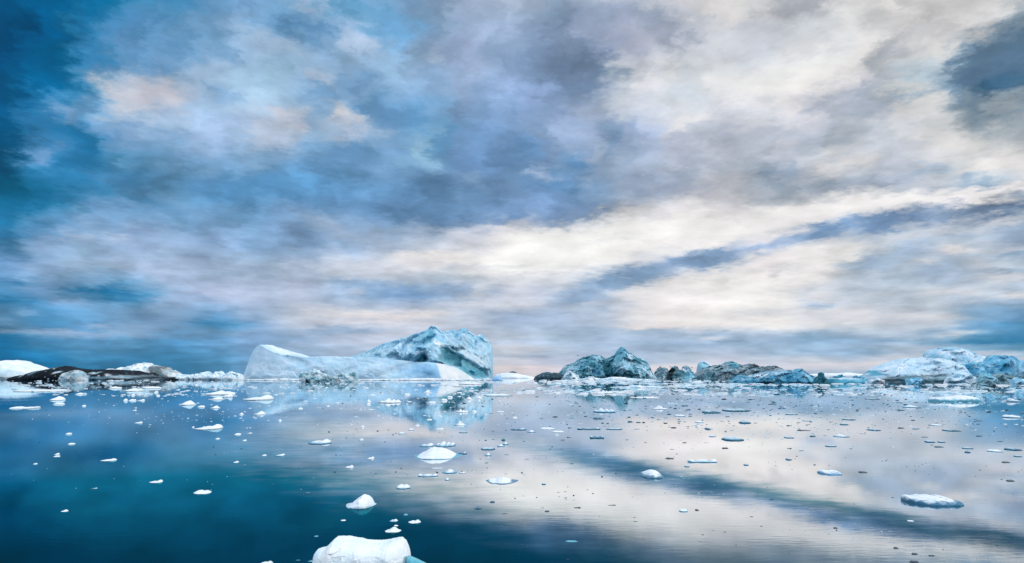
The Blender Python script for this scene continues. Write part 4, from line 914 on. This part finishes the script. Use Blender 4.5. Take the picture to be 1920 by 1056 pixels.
near('boat shaped white floe with a dark blue side at lower right', [(1691, 941), (1692, 931), (1694, 928), (1702, 928.5), (1710, 929.5), (1716, 929), (1722, 927.5), (1728, 928.5), (1732, 928), (1738, 927.8), (1744, 929), (1750, 930), (1754, 929), (1760, 928.5), (1765, 930.5), (1768, 933), (1774, 933.5), (1780, 936), (1786, 939), (1791, 943), (1793, 950)], 950, 1.9, lean=.75, ez=.75, ey=.9, rough=.03, rscale=2.6, seed=107, res=2, jag=.5, wet=((.025, .16, .27), 8.8, .95))
near('white pennant shaped floe pointing left on the bright reflection', [(1533, 884), (1537, 881), (1543, 881), (1550, 882), (1556, 882), (1561, 881), (1566, 882), (1571, 885), (1573, 889)], 891, 1.3, lean=.75, ez=.9, ey=1, rough=.02, rscale=2.5, seed=108, res=2, wet=((.10, .30, .46), 4, .85))
near('large turquoise bar of ice with a snow crest, at right', [(1741, 753), (1742, 747.5), (1747, 745), (1760, 745.5), (1774, 745), (1784, 742.5), (1798, 741), (1811, 742.5), (1822, 745.5), (1830, 748.5), (1836, 753)], 753.8, 5, lean=.7, ez=.6, ey=.9, rough=.08, rscale=.8, seed=109, res=2, wet=((.10, .42, .56), 6, .92))
berg('ice_floe', 'thin snowy ice sheet with a dark lump on it, across the pyramid reflection', 'ice floe', [(1180, 746), (1186, 744.5), (1205, 744), (1225, 744.5), (1238, 746)], 746, 5, base=SNOW, rough=.05, seed=110, ez=.5, ey=.6)
berg('ice_chunk', 'small dark lump sitting on the thin snowy ice sheet', 'ice chunk', [(1189, 745.8), (1190.5, 742), (1192, 741), (1193.5, 743), (1194.5, 745.8)], 745.6, .8, base=DIRT, rough=.05, seed=111)
for i, (x0, x1, y, lb) in enumerate([(1060, 1235, 712.9, 'long white strip of packed ice at the foot of the pyramid iceberg'), (1140, 1250, 727.5, 'white pack ice strip crossing the pyramid iceberg\'s reflection'), (1255, 1315, 724.5, 'mounded white pack ice in front of the dark hummocks'), (1355, 1400, 721.5, 'white snow floe at the left end of the blue jagged iceberg'),
                                 (1476, 1514, 722.0, 'white snow floe hugging the front of the blue jagged iceberg'), (1026, 1062, 721.0, 'turquoise edged white floe before the dark green rubble'), (1220, 1246, 726, 'smooth white floe left of the mounded pack ice'), (1745, 1800, 737.5, 'dark edged white floe above the large turquoise bar'),
                                 (1425, 1444, 744.5, 'small pale floe below the blue iceberg\'s reflection')]):
    n = 9; rr = np.random.default_rng(i + 40); hh = (x1 - x0) ** .5 * .55
    pp = [(x0, y + .3)] + [(x0 + (x1 - x0) * (k + 1) / (n + 1), y - hh * rr.uniform(.45, 1.) * (1 - abs(k - 4) / 6)) for k in range(n)] + [(x1, y + .3)]
    berg('ice_floe', lb, 'ice floe', pp, y, 9, base=SNOW, rough=.25, rscale=.5, jag=.8, seed=120 + i, ez=.8, ey=.9, res=1.4, mat=M_FAR, mott=[(SKYB, .6, .1, .25, .5)], wet=((.3, .55, .65), 1.2, .5))
    floes.append(((x0 + x1) / 2, y, x1 - x0, 8))

# small loose pieces: a few masters, then copies
masters = {}
for kd in 'wkdt':
    masters[kd] = [floe_mesh('ice_chunk', 1.0, rng.uniform(.5, .9), .16 if kd != 'w' else .26, kd, LOB[['-', 'R', 'F', 'C'][i]], 3000 + i + ord(kd), na=18, nr=5) for i in range(4)]
used = set()
def scatter(n, zone, kinds, smin, smax, asp, label, group):
    c = 0; guard = 0
    while c < n and guard < 20000:
        guard += 1
        x, y = zone()
        w = smin * (smax / smin) ** (rng.random() ** 1.6)
        if any(abs(x - f[0]) < f[2] * .5 + w * .6 + 2 and -f[3] - 2 < y - f[1] < 3 + w * .2 for f in floes): continue
        kd = kinds[int(rng.integers(len(kinds)))]; v = int(rng.integers(4)); m = masters[kd][v]
        if (kd, v) in used: o = m.copy(); col.objects.link(o)
        else: o = m; used.add((kd, v))
        d = depth_of(y); s = w * d / F
        o.location = ((x - 960) / F * d, d, 0); o.scale = (s, s * rng.uniform(.6, 1.1), s * asp * rng.uniform(.6, 1.4)); o.rotation_euler = (0, 0, rng.uniform(-.4, .4) + (math.pi if rng.random() < .5 else 0))
        tag(o, label, 'ice chunk', group)
        floes.append((x, y, w, 3)); c += 1
U = rng.uniform
scatter(46, lambda: (U(1250, 1915), 748 + 100 * U() ** 1.3), 'ddkt', 7, 20, .55, 'tiny thin dark ice sliver drifting in the crowded field at right', 'dark slivers in the right field')  # dark kinds: clear wet ice with backlit shade put into the colour
scatter(20, lambda: (U(1060, 1420), U(742, 850)), 'dkt', 6, 16, .55, 'tiny dark ice sliver drifting below the pyramid iceberg', 'dark slivers below the pyramid iceberg')
scatter(22, lambda: (U(900, 1080), U(780, 935)), 'kdkt', 6, 14, .6, 'tiny dark ice crumb drifting right of the big domed floe', 'dark crumbs right of the domed floe')
scatter(20, lambda: (U(940, 1560), U(935, 1050)), 'kkt', 6, 13, .45, 'tiny brown dark ice splinter lying on the cream cloud reflection', 'dark splinters on the cream reflection')
scatter(22, lambda: (U(660, 940), 722 + 60 * U() ** 1.2), 'w', 7, 15, .45, 'tiny white ice bit floating in the largest iceberg\'s reflection', 'white bits in the big reflection')
scatter(22, lambda: (U(190, 640), 722 + 50 * U() ** 1.3), 'w', 6, 13, .5, 'tiny white ice bit floating before the big slab and the black iceberg', 'white bits before the big slab')
masters_left = [m for kd in masters for i, m in enumerate(masters[kd]) if (kd, i) not in used]
for m in masters_left: bpy.data.objects.remove(m)

# brash ice: far too many crumbs to count
BV, BF, BC = [], [], []
def crumb(x, y, w, h, c):
    d = depth_of(y); k = d / F; a = len(BV); n = 6
    W = w * k / 2; D = W * U(.5, 1.); Hh = h * k; ph = U(0, 6)
    cx = (x - 960) * k
    for i in range(n):
        t = ph + 2 * math.pi * i / n; r = U(.75, 1.1)
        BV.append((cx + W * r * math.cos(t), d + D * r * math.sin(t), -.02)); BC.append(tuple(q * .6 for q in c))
    for i in range(n):
        t = ph + 2 * math.pi * i / n; r = U(.4, .8)
        BV.append((cx + W * r * math.cos(t), d + D * r * math.sin(t), Hh * U(.6, 1.))); BC.append(c)
    for i in range(n):
        j = (i + 1) % n; BF.append((a + i, a + j, a + n + j, a + n + i))
    BF.append(tuple(a + n + i for i in range(n)))
def crumbs(n, zone, cols, smin, smax, asp):
    for _ in range(n):
        x, y = zone(); w = smin * (smax / smin) ** (rng.random() ** 2)
        crumb(x, y, w, max(.5, w * asp * U(.5, 1.3)), cols[int(rng.integers(len(cols)))])
WH = [SNOW, (.74, .8, .84), PALE]; DK = [DKBL, GRIT, (.05, .14, .18), (.12, .25, .32)]  # DK: clear wet ice, its backlit darkness painted in as colour
def drift(n, xa, xb, ya, yb, pw, sx, sy):
    """crumbs gather in drift lines"""
    cs = [(U(xa, xb), ya + (yb - ya) * U() ** pw) for _ in range(n)]
    def z():
        c = cs[int(rng.integers(n))]; f = (c[1] - HOR) / 25
        return (c[0] + rng.normal() * sx * (.5 + f), max(712.5, c[1] + rng.normal() * sy * f))
    return z
crumbs(1000, drift(70, 1000, 1960, 713, 740, 1.4, 30, .7), WH + WH + [SKYB, DKBL], 4, 34, .09)
crumbs(900, lambda: (U(1000, 1960), 713 + 24 * U() ** 1.7), WH + WH + [SKYB, SKYB, DKBL], 3, 22, .08)
crumbs(500, drift(34, -40, 960, 714, 742, 1.2, 24, .8), WH, 3, 18, .14)
crumbs(240, lambda: (U(-60, 960), 713.5 + 22 * U() ** 1.5), WH, 3, 14, .12)
crumbs(500, drift(60, 1000, 1930, 740, 800, 1.2, 34, 1.2), DK + WH + [SKYB], 2, 12, .14)
crumbs(520, lambda: (U(1040, 1930), 738 + 80 * U() ** 1.6), DK + [PALE, SKYB], 2, 10, .14)
crumbs(240, drift(46, 640, 1100, 738, 905, 1., 16, 1.2), DK + WH, 2, 6, .25)
crumbs(90, lambda: (U(0, 650), 738 + 190 * U() ** 1.4), WH + DK, 2, 5, .3)
crumbs(110, drift(26, 900, 1900, 850, 1050, 1., 10, 1.), DK, 2, 6, .2)
crumbs(60, lambda: (lambda x: (x, 895 + (x - 1230) * .26 + U(-18, 18)))(U(1230, 1700)), WH, 2, 5, .3)
crumbs(420, drift(70, 240, 960, 722, 800, 1.4, 22, 1.1), WH, 2, 9, .2)
crumbs(260, drift(50, 1000, 1930, 735, 860, 1.2, 26, 1.2), WH + [SKYB], 2, 9, .16)
crumbs(420, drift(80, 960, 1930, 728, 830, 1.4, 30, 1.), WH, 2, 11, .14)
bo = mesh_obj('brash_ice', BV, BF, M_FLOE, BC, smooth=False)
tag(bo, 'field of countless tiny brash ice crumbs scattered over the calm water', None, None, 'stuff')

# sea birds, mere specks
def bird(x, y, d, label):
    k = d / F; s = .55; V = []; Fc = []
    for sg in (-1, 1):
        a = len(V)
        V += [(0, -.12, 0), (0, .12, 0), (sg * .35, .05, .14), (sg * .75, .12, .02), (sg * .35, -.14, .14), (0, 0, .05)]
        Fc += [(a, a + 4, a + 2, a + 1), (a + 4, a + 3, a + 2), (a + 5, a + 4, a)]
    a = len(V); n = 6
    for (yy, r) in ((-.36, .01), (-.28, .05), (-.1, .08), (.12, .07), (.34, .015)):
        for i in range(n): V.append((r * math.cos(i * math.pi / 3), yy, r * math.sin(i * math.pi / 3)))
    for q in range(4):
        for i in range(n): Fc.append((a + q * n + i, a + q * n + (i + 1) % n, a + (q + 1) * n + (i + 1) % n, a + (q + 1) * n + i))
    o = mesh_obj('bird', V, Fc, M_CLEAR, np.tile(np.array(DIRT), (len(V), 1)), smooth=False)
    o.location = ((x - 960) * k, d, CAM_H - (y - HOR) * k); o.rotation_euler = (0, .15, .9); tag(o, label, 'bird', 'birds over the ice')
bird(1083, 666.5, 330, 'tiny dark bird gliding left of the pyramid peak')
bird(1257, 688, 330, 'tiny dark bird low over the hummocks right of the pyramid')
bird(1297, 689, 330, 'tiny dark bird just left of the smooth blue block')
# ------------------------------------------------------------------ water
wm = bpy.data.materials.new('calm sea'); t = nt(wm); L = t.links.new
out = N(t, 'ShaderNodeOutputMaterial'); mix = N(t, 'ShaderNodeMixShader')
dif = N(t, 'ShaderNodeBsdfDiffuse'); dif.inputs['Color'].default_value = (.003, .040, .062, 1)
glo = N(t, 'ShaderNodeBsdfGlossy'); glo.inputs['Roughness'].default_value = .003
tc = N(t, 'ShaderNodeTexCoord')
mp = N(t, 'ShaderNodeMapping'); mp.inputs['Scale'].default_value = (.55, 1.3, 1)
L(tc.outputs['Object'], mp.inputs['Vector'])
na_ = N(t, 'ShaderNodeTexNoise'); na_.inputs['Scale'].default_value = 2.6; na_.inputs['Detail'].default_value = 4; na_.inputs['Distortion'].default_value = .6
nb_ = N(t, 'ShaderNodeTexNoise'); nb_.inputs['Scale'].default_value = .05; nb_.inputs['Detail'].default_value = 3
L(mp.outputs[0], na_.inputs['Vector']); L(tc.outputs['Object'], nb_.inputs['Vector'])
pm = N(t, 'ShaderNodeMapRange'); pm.inputs['From Min'].default_value = .38; pm.inputs['From Max'].default_value = .62; pm.inputs['To Min'].default_value = .25; pm.inputs['To Max'].default_value = 1
L(nb_.outputs['Fac'], pm.inputs['Value'])
hm = N(t, 'ShaderNodeMath', operation='MULTIPLY'); L(na_.outputs['Fac'], hm.inputs[0]); L(pm.outputs[0], hm.inputs[1])
bp = N(t, 'ShaderNodeBump'); bp.inputs['Strength'].default_value = 1; bp.inputs['Distance'].default_value = .0015
L(hm.outputs[0], bp.inputs['Height']); L(bp.outputs[0], glo.inputs['Normal'])
lw = N(t, 'ShaderNodeLayerWeight'); lw.inputs['Blend'].default_value = .5
L(bp.outputs[0], lw.inputs['Normal'])
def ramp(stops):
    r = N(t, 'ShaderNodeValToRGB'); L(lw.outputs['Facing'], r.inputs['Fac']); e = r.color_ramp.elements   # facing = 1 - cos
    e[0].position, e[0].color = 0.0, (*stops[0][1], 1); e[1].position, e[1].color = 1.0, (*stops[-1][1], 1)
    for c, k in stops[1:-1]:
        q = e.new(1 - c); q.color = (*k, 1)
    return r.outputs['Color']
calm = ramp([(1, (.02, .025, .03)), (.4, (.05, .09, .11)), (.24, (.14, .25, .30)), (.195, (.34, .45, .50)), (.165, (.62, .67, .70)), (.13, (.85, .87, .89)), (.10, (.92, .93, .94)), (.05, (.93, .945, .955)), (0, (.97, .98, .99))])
dim_refl = ramp([(1, (.02, .025, .03)), (.3, (.02, .06, .09)), (.2, (.004, .06, .08)), (.16, (.006, .11, .14)), (.10, (.012, .26, .34)), (.07, (.23, .50, .60)), (.04, (.50, .70, .80)), (.02, (.62, .80, .88)), (0, (.92, .95, .97))])
# darker reflection painted into the gloss colour on the left and close in
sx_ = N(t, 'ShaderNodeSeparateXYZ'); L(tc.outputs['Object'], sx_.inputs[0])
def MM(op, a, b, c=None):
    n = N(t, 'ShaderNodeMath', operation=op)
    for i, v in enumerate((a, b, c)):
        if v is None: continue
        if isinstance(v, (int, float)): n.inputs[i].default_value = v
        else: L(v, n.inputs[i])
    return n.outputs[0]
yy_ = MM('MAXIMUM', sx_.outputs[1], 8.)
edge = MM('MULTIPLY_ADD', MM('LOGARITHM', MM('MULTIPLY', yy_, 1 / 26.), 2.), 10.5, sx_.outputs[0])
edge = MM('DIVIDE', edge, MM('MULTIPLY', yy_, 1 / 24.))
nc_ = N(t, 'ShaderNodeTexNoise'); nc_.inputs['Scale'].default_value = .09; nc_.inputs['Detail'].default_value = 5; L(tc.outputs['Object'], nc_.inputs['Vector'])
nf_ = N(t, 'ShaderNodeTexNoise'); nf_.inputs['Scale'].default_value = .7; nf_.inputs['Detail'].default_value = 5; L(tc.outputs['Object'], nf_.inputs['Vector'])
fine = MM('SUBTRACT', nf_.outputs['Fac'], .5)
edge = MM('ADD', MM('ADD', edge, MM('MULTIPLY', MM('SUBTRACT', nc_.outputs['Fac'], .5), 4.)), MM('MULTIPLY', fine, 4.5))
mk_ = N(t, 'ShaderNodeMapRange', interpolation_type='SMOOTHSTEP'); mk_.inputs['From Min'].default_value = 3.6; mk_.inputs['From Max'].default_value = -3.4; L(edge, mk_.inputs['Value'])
dim_streak = MM('ADD', MM('MULTIPLY_ADD', MM('LOGARITHM', MM('MULTIPLY', yy_, 1 / 23.2), 2.), 8.95, sx_.outputs[0]), -12.0)
dim_streak = MM('ADD', dim_streak, MM('MULTIPLY', MM('SUBTRACT', nc_.outputs['Fac'], .5), 6.))
dim_streak = MM('ADD', dim_streak, MM('MULTIPLY', fine, 4.5))
dim_streak = MM('POWER', 2.718, MM('MULTIPLY', MM('MULTIPLY', dim_streak, dim_streak), -.42))
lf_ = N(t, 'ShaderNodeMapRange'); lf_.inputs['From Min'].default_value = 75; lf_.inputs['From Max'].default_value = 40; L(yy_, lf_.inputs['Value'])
dim_streak = MM('MULTIPLY', MM('MULTIPLY', dim_streak, lf_.outputs[0]), .80)       # painted dark streak, standing in for the mirrored cloud band at right
fmax = MM('MAXIMUM', mk_.outputs[0], dim_streak)
rmix = N(t, 'ShaderNodeMix', data_type='RGBA'); L(fmax, rmix.inputs['Factor']); L(calm, rmix.inputs[6]); L(dim_refl, rmix.inputs[7])
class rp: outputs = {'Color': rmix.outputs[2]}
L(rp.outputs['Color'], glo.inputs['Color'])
# reflection takes what the surface turns back, the rest is lit water
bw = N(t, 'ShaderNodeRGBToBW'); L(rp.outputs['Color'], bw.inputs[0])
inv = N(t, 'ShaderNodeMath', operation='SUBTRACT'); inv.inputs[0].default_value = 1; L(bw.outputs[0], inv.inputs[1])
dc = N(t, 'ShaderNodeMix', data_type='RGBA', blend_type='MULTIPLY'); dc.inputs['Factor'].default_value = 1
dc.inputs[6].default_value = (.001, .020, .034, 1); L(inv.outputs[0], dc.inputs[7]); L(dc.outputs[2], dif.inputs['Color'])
ad = N(t, 'ShaderNodeAddShader'); L(dif.outputs[0], ad.inputs[0]); L(glo.outputs[0], ad.inputs[1]); L(ad.outputs[0], out.inputs[0])
t.nodes.remove(mix)
S_ = 60000.
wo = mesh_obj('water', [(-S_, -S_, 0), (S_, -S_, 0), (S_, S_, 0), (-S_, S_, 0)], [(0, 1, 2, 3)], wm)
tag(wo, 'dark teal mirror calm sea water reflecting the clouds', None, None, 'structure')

# ------------------------------------------------------------------ sky
SUN_EL, SUN_AZ = math.radians(20), math.radians(98)
def lin(c):
    c = np.asarray(c, float) / 255
    return np.where(c <= .04045, c / 12.92, ((c + .055) / 1.055) ** 2.4)
grid = np.array([[list(map(float, t_.split(','))) for t_ in l.split()] for l in G.strip().split('\n')])
def sky_at(px, py):
    k = np.clip((HOR - py) / 420, .12, 1.1)           # billows shrink toward the horizon
    Q = np.stack([px / 150 + .35 * np.log(np.clip(HOR - py, 30, None)), np.log(np.clip(HOR - py, 14, None) + 40) * 3.6, np.zeros_like(px)], -1)
    wa = fbm(Q * .55, 5, .6); wb = fbm(Q * .55 + 33, 5, .6); nz = fbm(Q + 7, 5, .62); nz2 = fbm(Q * 2.1 + 50, 4, .6)
    ox, oy = px, py
    px = np.clip(px + 62 * wa * k, 0, 1919); py = np.clip(py + 40 * wb * k, 0, 699)
    X = np.clip(px / 80, 0, 23.999); i = np.floor(X).astype(int); fx = X - i; fx = fx * fx * (3 - 2 * fx)
    ry = np.array(ROWY, float); j = np.clip(np.searchsorted(ry, py, side='right') - 1, 0, 14)
    fy = np.clip((py - ry[j]) / (ry[j + 1] - ry[j]), 0, 1); fy = fy * fy * (3 - 2 * fy)
    fx = fx[..., None]; fy = fy[..., None]
    c = (grid[j, i] * (1 - fx) + grid[j, i + 1] * fx) * (1 - fy) + (grid[j + 1, i] * (1 - fx) + grid[j + 1, i + 1] * fx) * fy
    px = ox + 26 * wa * k; py = oy + 16 * wb * k
    for l in S.strip().split('\n'):
        cx, cy, rx, ryy, an, r, g, b, al = map(float, l.split(','))
        a = np.radians(-an); dx = px - cx; dy = py - cy
        u = (dx * np.cos(a) + dy * np.sin(a)) / rx; v = (-dx * np.sin(a) + dy * np.cos(a)) / ryy
        w = (min(1, al * 1.12) * np.exp(-np.clip(u * u + v * v + 1.3 * nz + .7 * nz2, 0, None) ** 1.6 * .7))[..., None]
        c = c * (1 - w) + np.array([r, g, b]) * w
    lum = c.mean(-1, keepdims=True); c = c * (1 + ((.34 * nz + .17 * nz2) * np.clip((258 - lum[..., 0]) / 110, .28, 1))[..., None] * np.array([1.01, 1., .98]))
    lum = c.mean(-1, keepdims=True); c = lum + (c - lum) * .94
    c[..., 2] = np.maximum(c[..., 2], c[..., 0] - 3)
    c[..., 0] -= 9 * np.clip((228 - c[..., 0]) / 90, 0, 1); c[..., 1] += 1.5
    return c
AZM = math.radians(34)
rows = list(range(0, 300, 15)) + list(range(300, 480, 12)) + list(range(480, 600, 10)) + list(range(600, 660, 6)) + list(range(660, 700, 4)) + [699]
rows = sorted(rows, reverse=True)
tt_ = np.array([(HOR - r) / F for r in rows])
NC = 190
az = np.linspace(-AZM, AZM, NC)
TT, AA = np.meshgrid(tt_, az, indexing='ij')
PXX = 960 + F * np.tan(np.clip(AA, -math.radians(31), math.radians(31))); PYY = HOR - F * TT / np.cos(np.clip(AA, -math.radians(28.5), math.radians(28.5)))
SK = lin(np.clip(sky_at(np.clip(PXX, 0, 1919), np.clip(PYY, 0, 699)), 0, 255))

w = bpy.data.worlds.new('World'); scene.world = w; w.use_nodes = True
t = w.node_tree; t.nodes.clear(); L = t.links.new
def M(op, a, b=None, c=None, clamp=False):
    n = t.nodes.new('ShaderNodeMath'); n.operation = op; n.use_clamp = clamp
    for i, v in enumerate((a, b, c)):
        if v is None: continue
        if isinstance(v, (int, float)): n.inputs[i].default_value = v
        else: L(v, n.inputs[i])
    return n.outputs[0]
tc = N(t, 'ShaderNodeTexCoord'); sp = N(t, 'ShaderNodeSeparateXYZ'); L(tc.outputs['Generated'], sp.inputs[0])
x, y, z = sp.outputs
hyp = M('SQRT', M('ADD', M('MULTIPLY', x, x), M('MULTIPLY', y, y)))
azn = M('ARCTAN2', x, y); tn = M('MAXIMUM', M('DIVIDE', z, M('MAXIMUM', hyp, .0001)), 0.)
den = M('ADD', M('MAXIMUM', z, 0.), .12)
cp = N(t, 'ShaderNodeCombineXYZ'); L(M('DIVIDE', x, den), cp.inputs[0]); L(M('DIVIDE', y, den), cp.inputs[1])
rot = N(t, 'ShaderNodeMapping'); rot.inputs['Rotation'].default_value = (0, 0, math.radians(-6)); rot.inputs['Scale'].default_value = (1.1, .85, 1); L(cp.outputs[0], rot.inputs['Vector'])
def noise(scale, detail, rough, dist=0., off=0.):
    mp = N(t, 'ShaderNodeMapping'); mp.inputs['Location'].default_value = (off, off * .7, off * .3); L(rot.outputs[0], mp.inputs['Vector'])
    n = N(t, 'ShaderNodeTexNoise'); n.inputs['Scale'].default_value = scale; n.inputs['Detail'].default_value = detail; n.inputs['Roughness'].default_value = rough; n.inputs['Distortion'].default_value = dist
    L(mp.outputs[0], n.inputs['Vector']); return n
n1 = noise(3.2, 7, .60); sc1 = N(t, 'ShaderNodeSeparateColor'); L(n1.outputs['Color'], sc1.inputs[0])
n2 = noise(4.6, 10, .60, .1, 5.); n3 = noise(1.9, 5, .55, .3, 11.)
n5 = noise(13., 6, .68, 0., 23.); sc5 = N(t, 'ShaderNodeSeparateColor'); L(n5.outputs['Color'], sc5.inputs[0])
amp = M('ADD', M('MULTIPLY', tn, 1.0), .012)
azw = M('ADD', azn, M('MULTIPLY', M('MULTIPLY', M('SUBTRACT', sc1.outputs[0], .5), amp), .34))
tw = M('MAXIMUM', M('ADD', tn, M('MULTIPLY', M('MULTIPLY', M('SUBTRACT', sc1.outputs[1], .5), amp), .20)), 0.)
azw = M('ADD', azw, M('MULTIPLY', M('MULTIPLY', M('SUBTRACT', sc5.outputs[0], .5), amp), .22))
tw = M('MAXIMUM', M('ADD', tw, M('MULTIPLY', M('MULTIPLY', M('SUBTRACT', sc5.outputs[1], .5), amp), .13)), 0.)
fa = M('MULTIPLY_ADD', azw, 1 / (2 * AZM), .5, clamp=True)
gv = N(t, 'ShaderNodeCombineColor')
for i in range(3): L(fa, gv.inputs[i])
# a cloud-colour curve over azimuth for every band of elevation, blended band to band
prev = None
for i in range(len(rows)):
    c = t.nodes.new('ShaderNodeRGBCurve'); cm = c.mapping
    for ch in range(3):
        cu = cm.curves[ch]
        pts = cu.points
        pts[0].location = (0, SK[i, 0, ch]); pts[1].location = (1, SK[i, -1, ch])
        for k in range(1, NC - 1):
            pts.new(k / (NC - 1), float(SK[i, k, ch]))
    cm.update()
    L(gv.outputs[0], c.inputs['Color'])
    if prev is None: prev = c.outputs[0]
    else:
        mr = N(t, 'ShaderNodeMapRange'); mr.inputs['From Min'].default_value = float(tt_[i - 1]); mr.inputs['From Max'].default_value = float(tt_[i])
        L(tw, mr.inputs['Value'])
        mx = N(t, 'ShaderNodeMix', data_type='RGBA'); L(mr.outputs[0], mx.inputs['Factor']); L(prev, mx.inputs[6]); L(c.outputs[0], mx.inputs[7]); prev = mx.outputs[2]
# fine billows inside the deck
tex = M('ADD', M('MULTIPLY', M('SUBTRACT', n2.outputs['Fac'], .5), 1.15), M('MULTIPLY', M('SUBTRACT', n3.outputs['Fac'], .5), .3))
lum = N(t, 'ShaderNodeRGBToBW'); L(prev, lum.inputs[0])
thin = N(t, 'ShaderNodeMapRange', interpolation_type='SMOOTHSTEP'); thin.inputs['From Min'].default_value = .55; thin.inputs['From Max'].default_value = .9; thin.inputs['To Min'].default_value = 1.; thin.inputs['To Max'].default_value = .55
L(lum.outputs[0], thin.inputs['Value']); tex = M('MULTIPLY', tex, thin.outputs[0])
tex = M('MULTIPLY', tex, M('MINIMUM', M('MULTIPLY_ADD', tn, 6.0, .35), 1.0))
gain = M('ADD', 1.0, tex)
gr = M('POWER', M('MAXIMUM', gain, .2), 1.03); gg = M('MAXIMUM', gain, .2); gb = M('POWER', M('MAXIMUM', gain, .2), .96)
gc = N(t, 'ShaderNodeCombineColor'); L(gr, gc.inputs[0]); L(gg, gc.inputs[1]); L(gb, gc.inputs[2])
cl = N(t, 'ShaderNodeMix', data_type='RGBA', blend_type='MULTIPLY'); cl.inputs['Factor'].default_value = 1; L(prev, cl.inputs[6]); L(gc.outputs[0], cl.inputs[7])
# the rest of the deck, overhead and behind: bright even overcast with the same billows
far = N(t, 'ShaderNodeMix', data_type='RGBA', blend_type='MULTIPLY'); far.inputs['Factor'].default_value = 1; L(gc.outputs[0], far.inputs[7])
fz = N(t, 'ShaderNodeMix', data_type='RGBA'); L(M('MULTIPLY', z, 1.4, clamp=True), fz.inputs['Factor']); fz.inputs[6].default_value = (.52, .76, 1.05, 1); fz.inputs[7].default_value = (1.12, 1.24, 1.38, 1); L(fz.outputs[2], far.inputs[6])
def ss(v, a, b):
    n = N(t, 'ShaderNodeMapRange', interpolation_type='SMOOTHSTEP'); n.inputs['From Min'].default_value = a; n.inputs['From Max'].default_value = b; L(v, n.inputs['Value']); return n.outputs[0]
mk = M('MAXIMUM', ss(M('ABSOLUTE', azn), math.radians(36), math.radians(75)), ss(tn, .42, .85))
al = N(t, 'ShaderNodeMix', data_type='RGBA'); L(mk, al.inputs['Factor']); L(cl.outputs[2], al.inputs[6]); L(far.outputs[2], al.inputs[7])
bgc = N(t, 'ShaderNodeBackground'); L(al.outputs[2], bgc.inputs['Color'])
st = N(t, 'ShaderNodeTexSky', sky_type='NISHITA', sun_disc=False, sun_elevation=SUN_EL, sun_rotation=SUN_AZ)
bgs = N(t, 'ShaderNodeBackground'); L(st.outputs[0], bgs.inputs['Color']); bgs.inputs['Strength'].default_value = .08
ms = N(t, 'ShaderNodeMixShader'); ms.inputs['Fac'].default_value = .97   # cloud cover
L(bgs.outputs[0], ms.inputs[1]); L(bgc.outputs[0], ms.inputs[2])
wout = N(t, 'ShaderNodeOutputWorld'); L(ms.outputs[0], wout.inputs[0])
w.cycles.sampling_method = 'MANUAL'; w.cycles.sample_map_resolution = 512

sl = bpy.data.lights.new('sun', 'SUN'); sl.energy = 1.1; sl.angle = math.radians(14); sl.color = (1, .93, .85)
so = bpy.data.objects.new('sun', sl); col.objects.link(so)
from mathutils import Vector
dv = Vector((math.sin(SUN_AZ) * math.cos(SUN_EL), math.cos(SUN_AZ) * math.cos(SUN_EL), math.sin(SUN_EL)))
so.rotation_euler = (-dv).to_track_quat('-Z', 'Y').to_euler()

# ------------------------------------------------------------------ camera
cd = bpy.data.cameras.new('camera'); cam = bpy.data.objects.new('camera', cd); col.objects.link(cam); scene.camera = cam
cd.sensor_width = 36; cd.lens = 36 * F / 1920; cd.shift_y = (HOR - 528) / 1920; cd.clip_end = 200000; cd.clip_start = .1
cam.location = (0, 0, CAM_H); cam.rotation_euler = (math.pi / 2, 0, 0)
scene.view_settings.view_transform = 'Standard'; scene.view_settings.look = 'None'; scene.view_settings.exposure = 0; scene.view_settings.gamma = 1
scene.cycles.max_bounces = 5; scene.cycles.diffuse_bounces = 3; scene.cycles.glossy_bounces = 3; scene.cycles.caustics_reflective = False; scene.cycles.caustics_refractive = False
scene.cycles.use_denoising = True
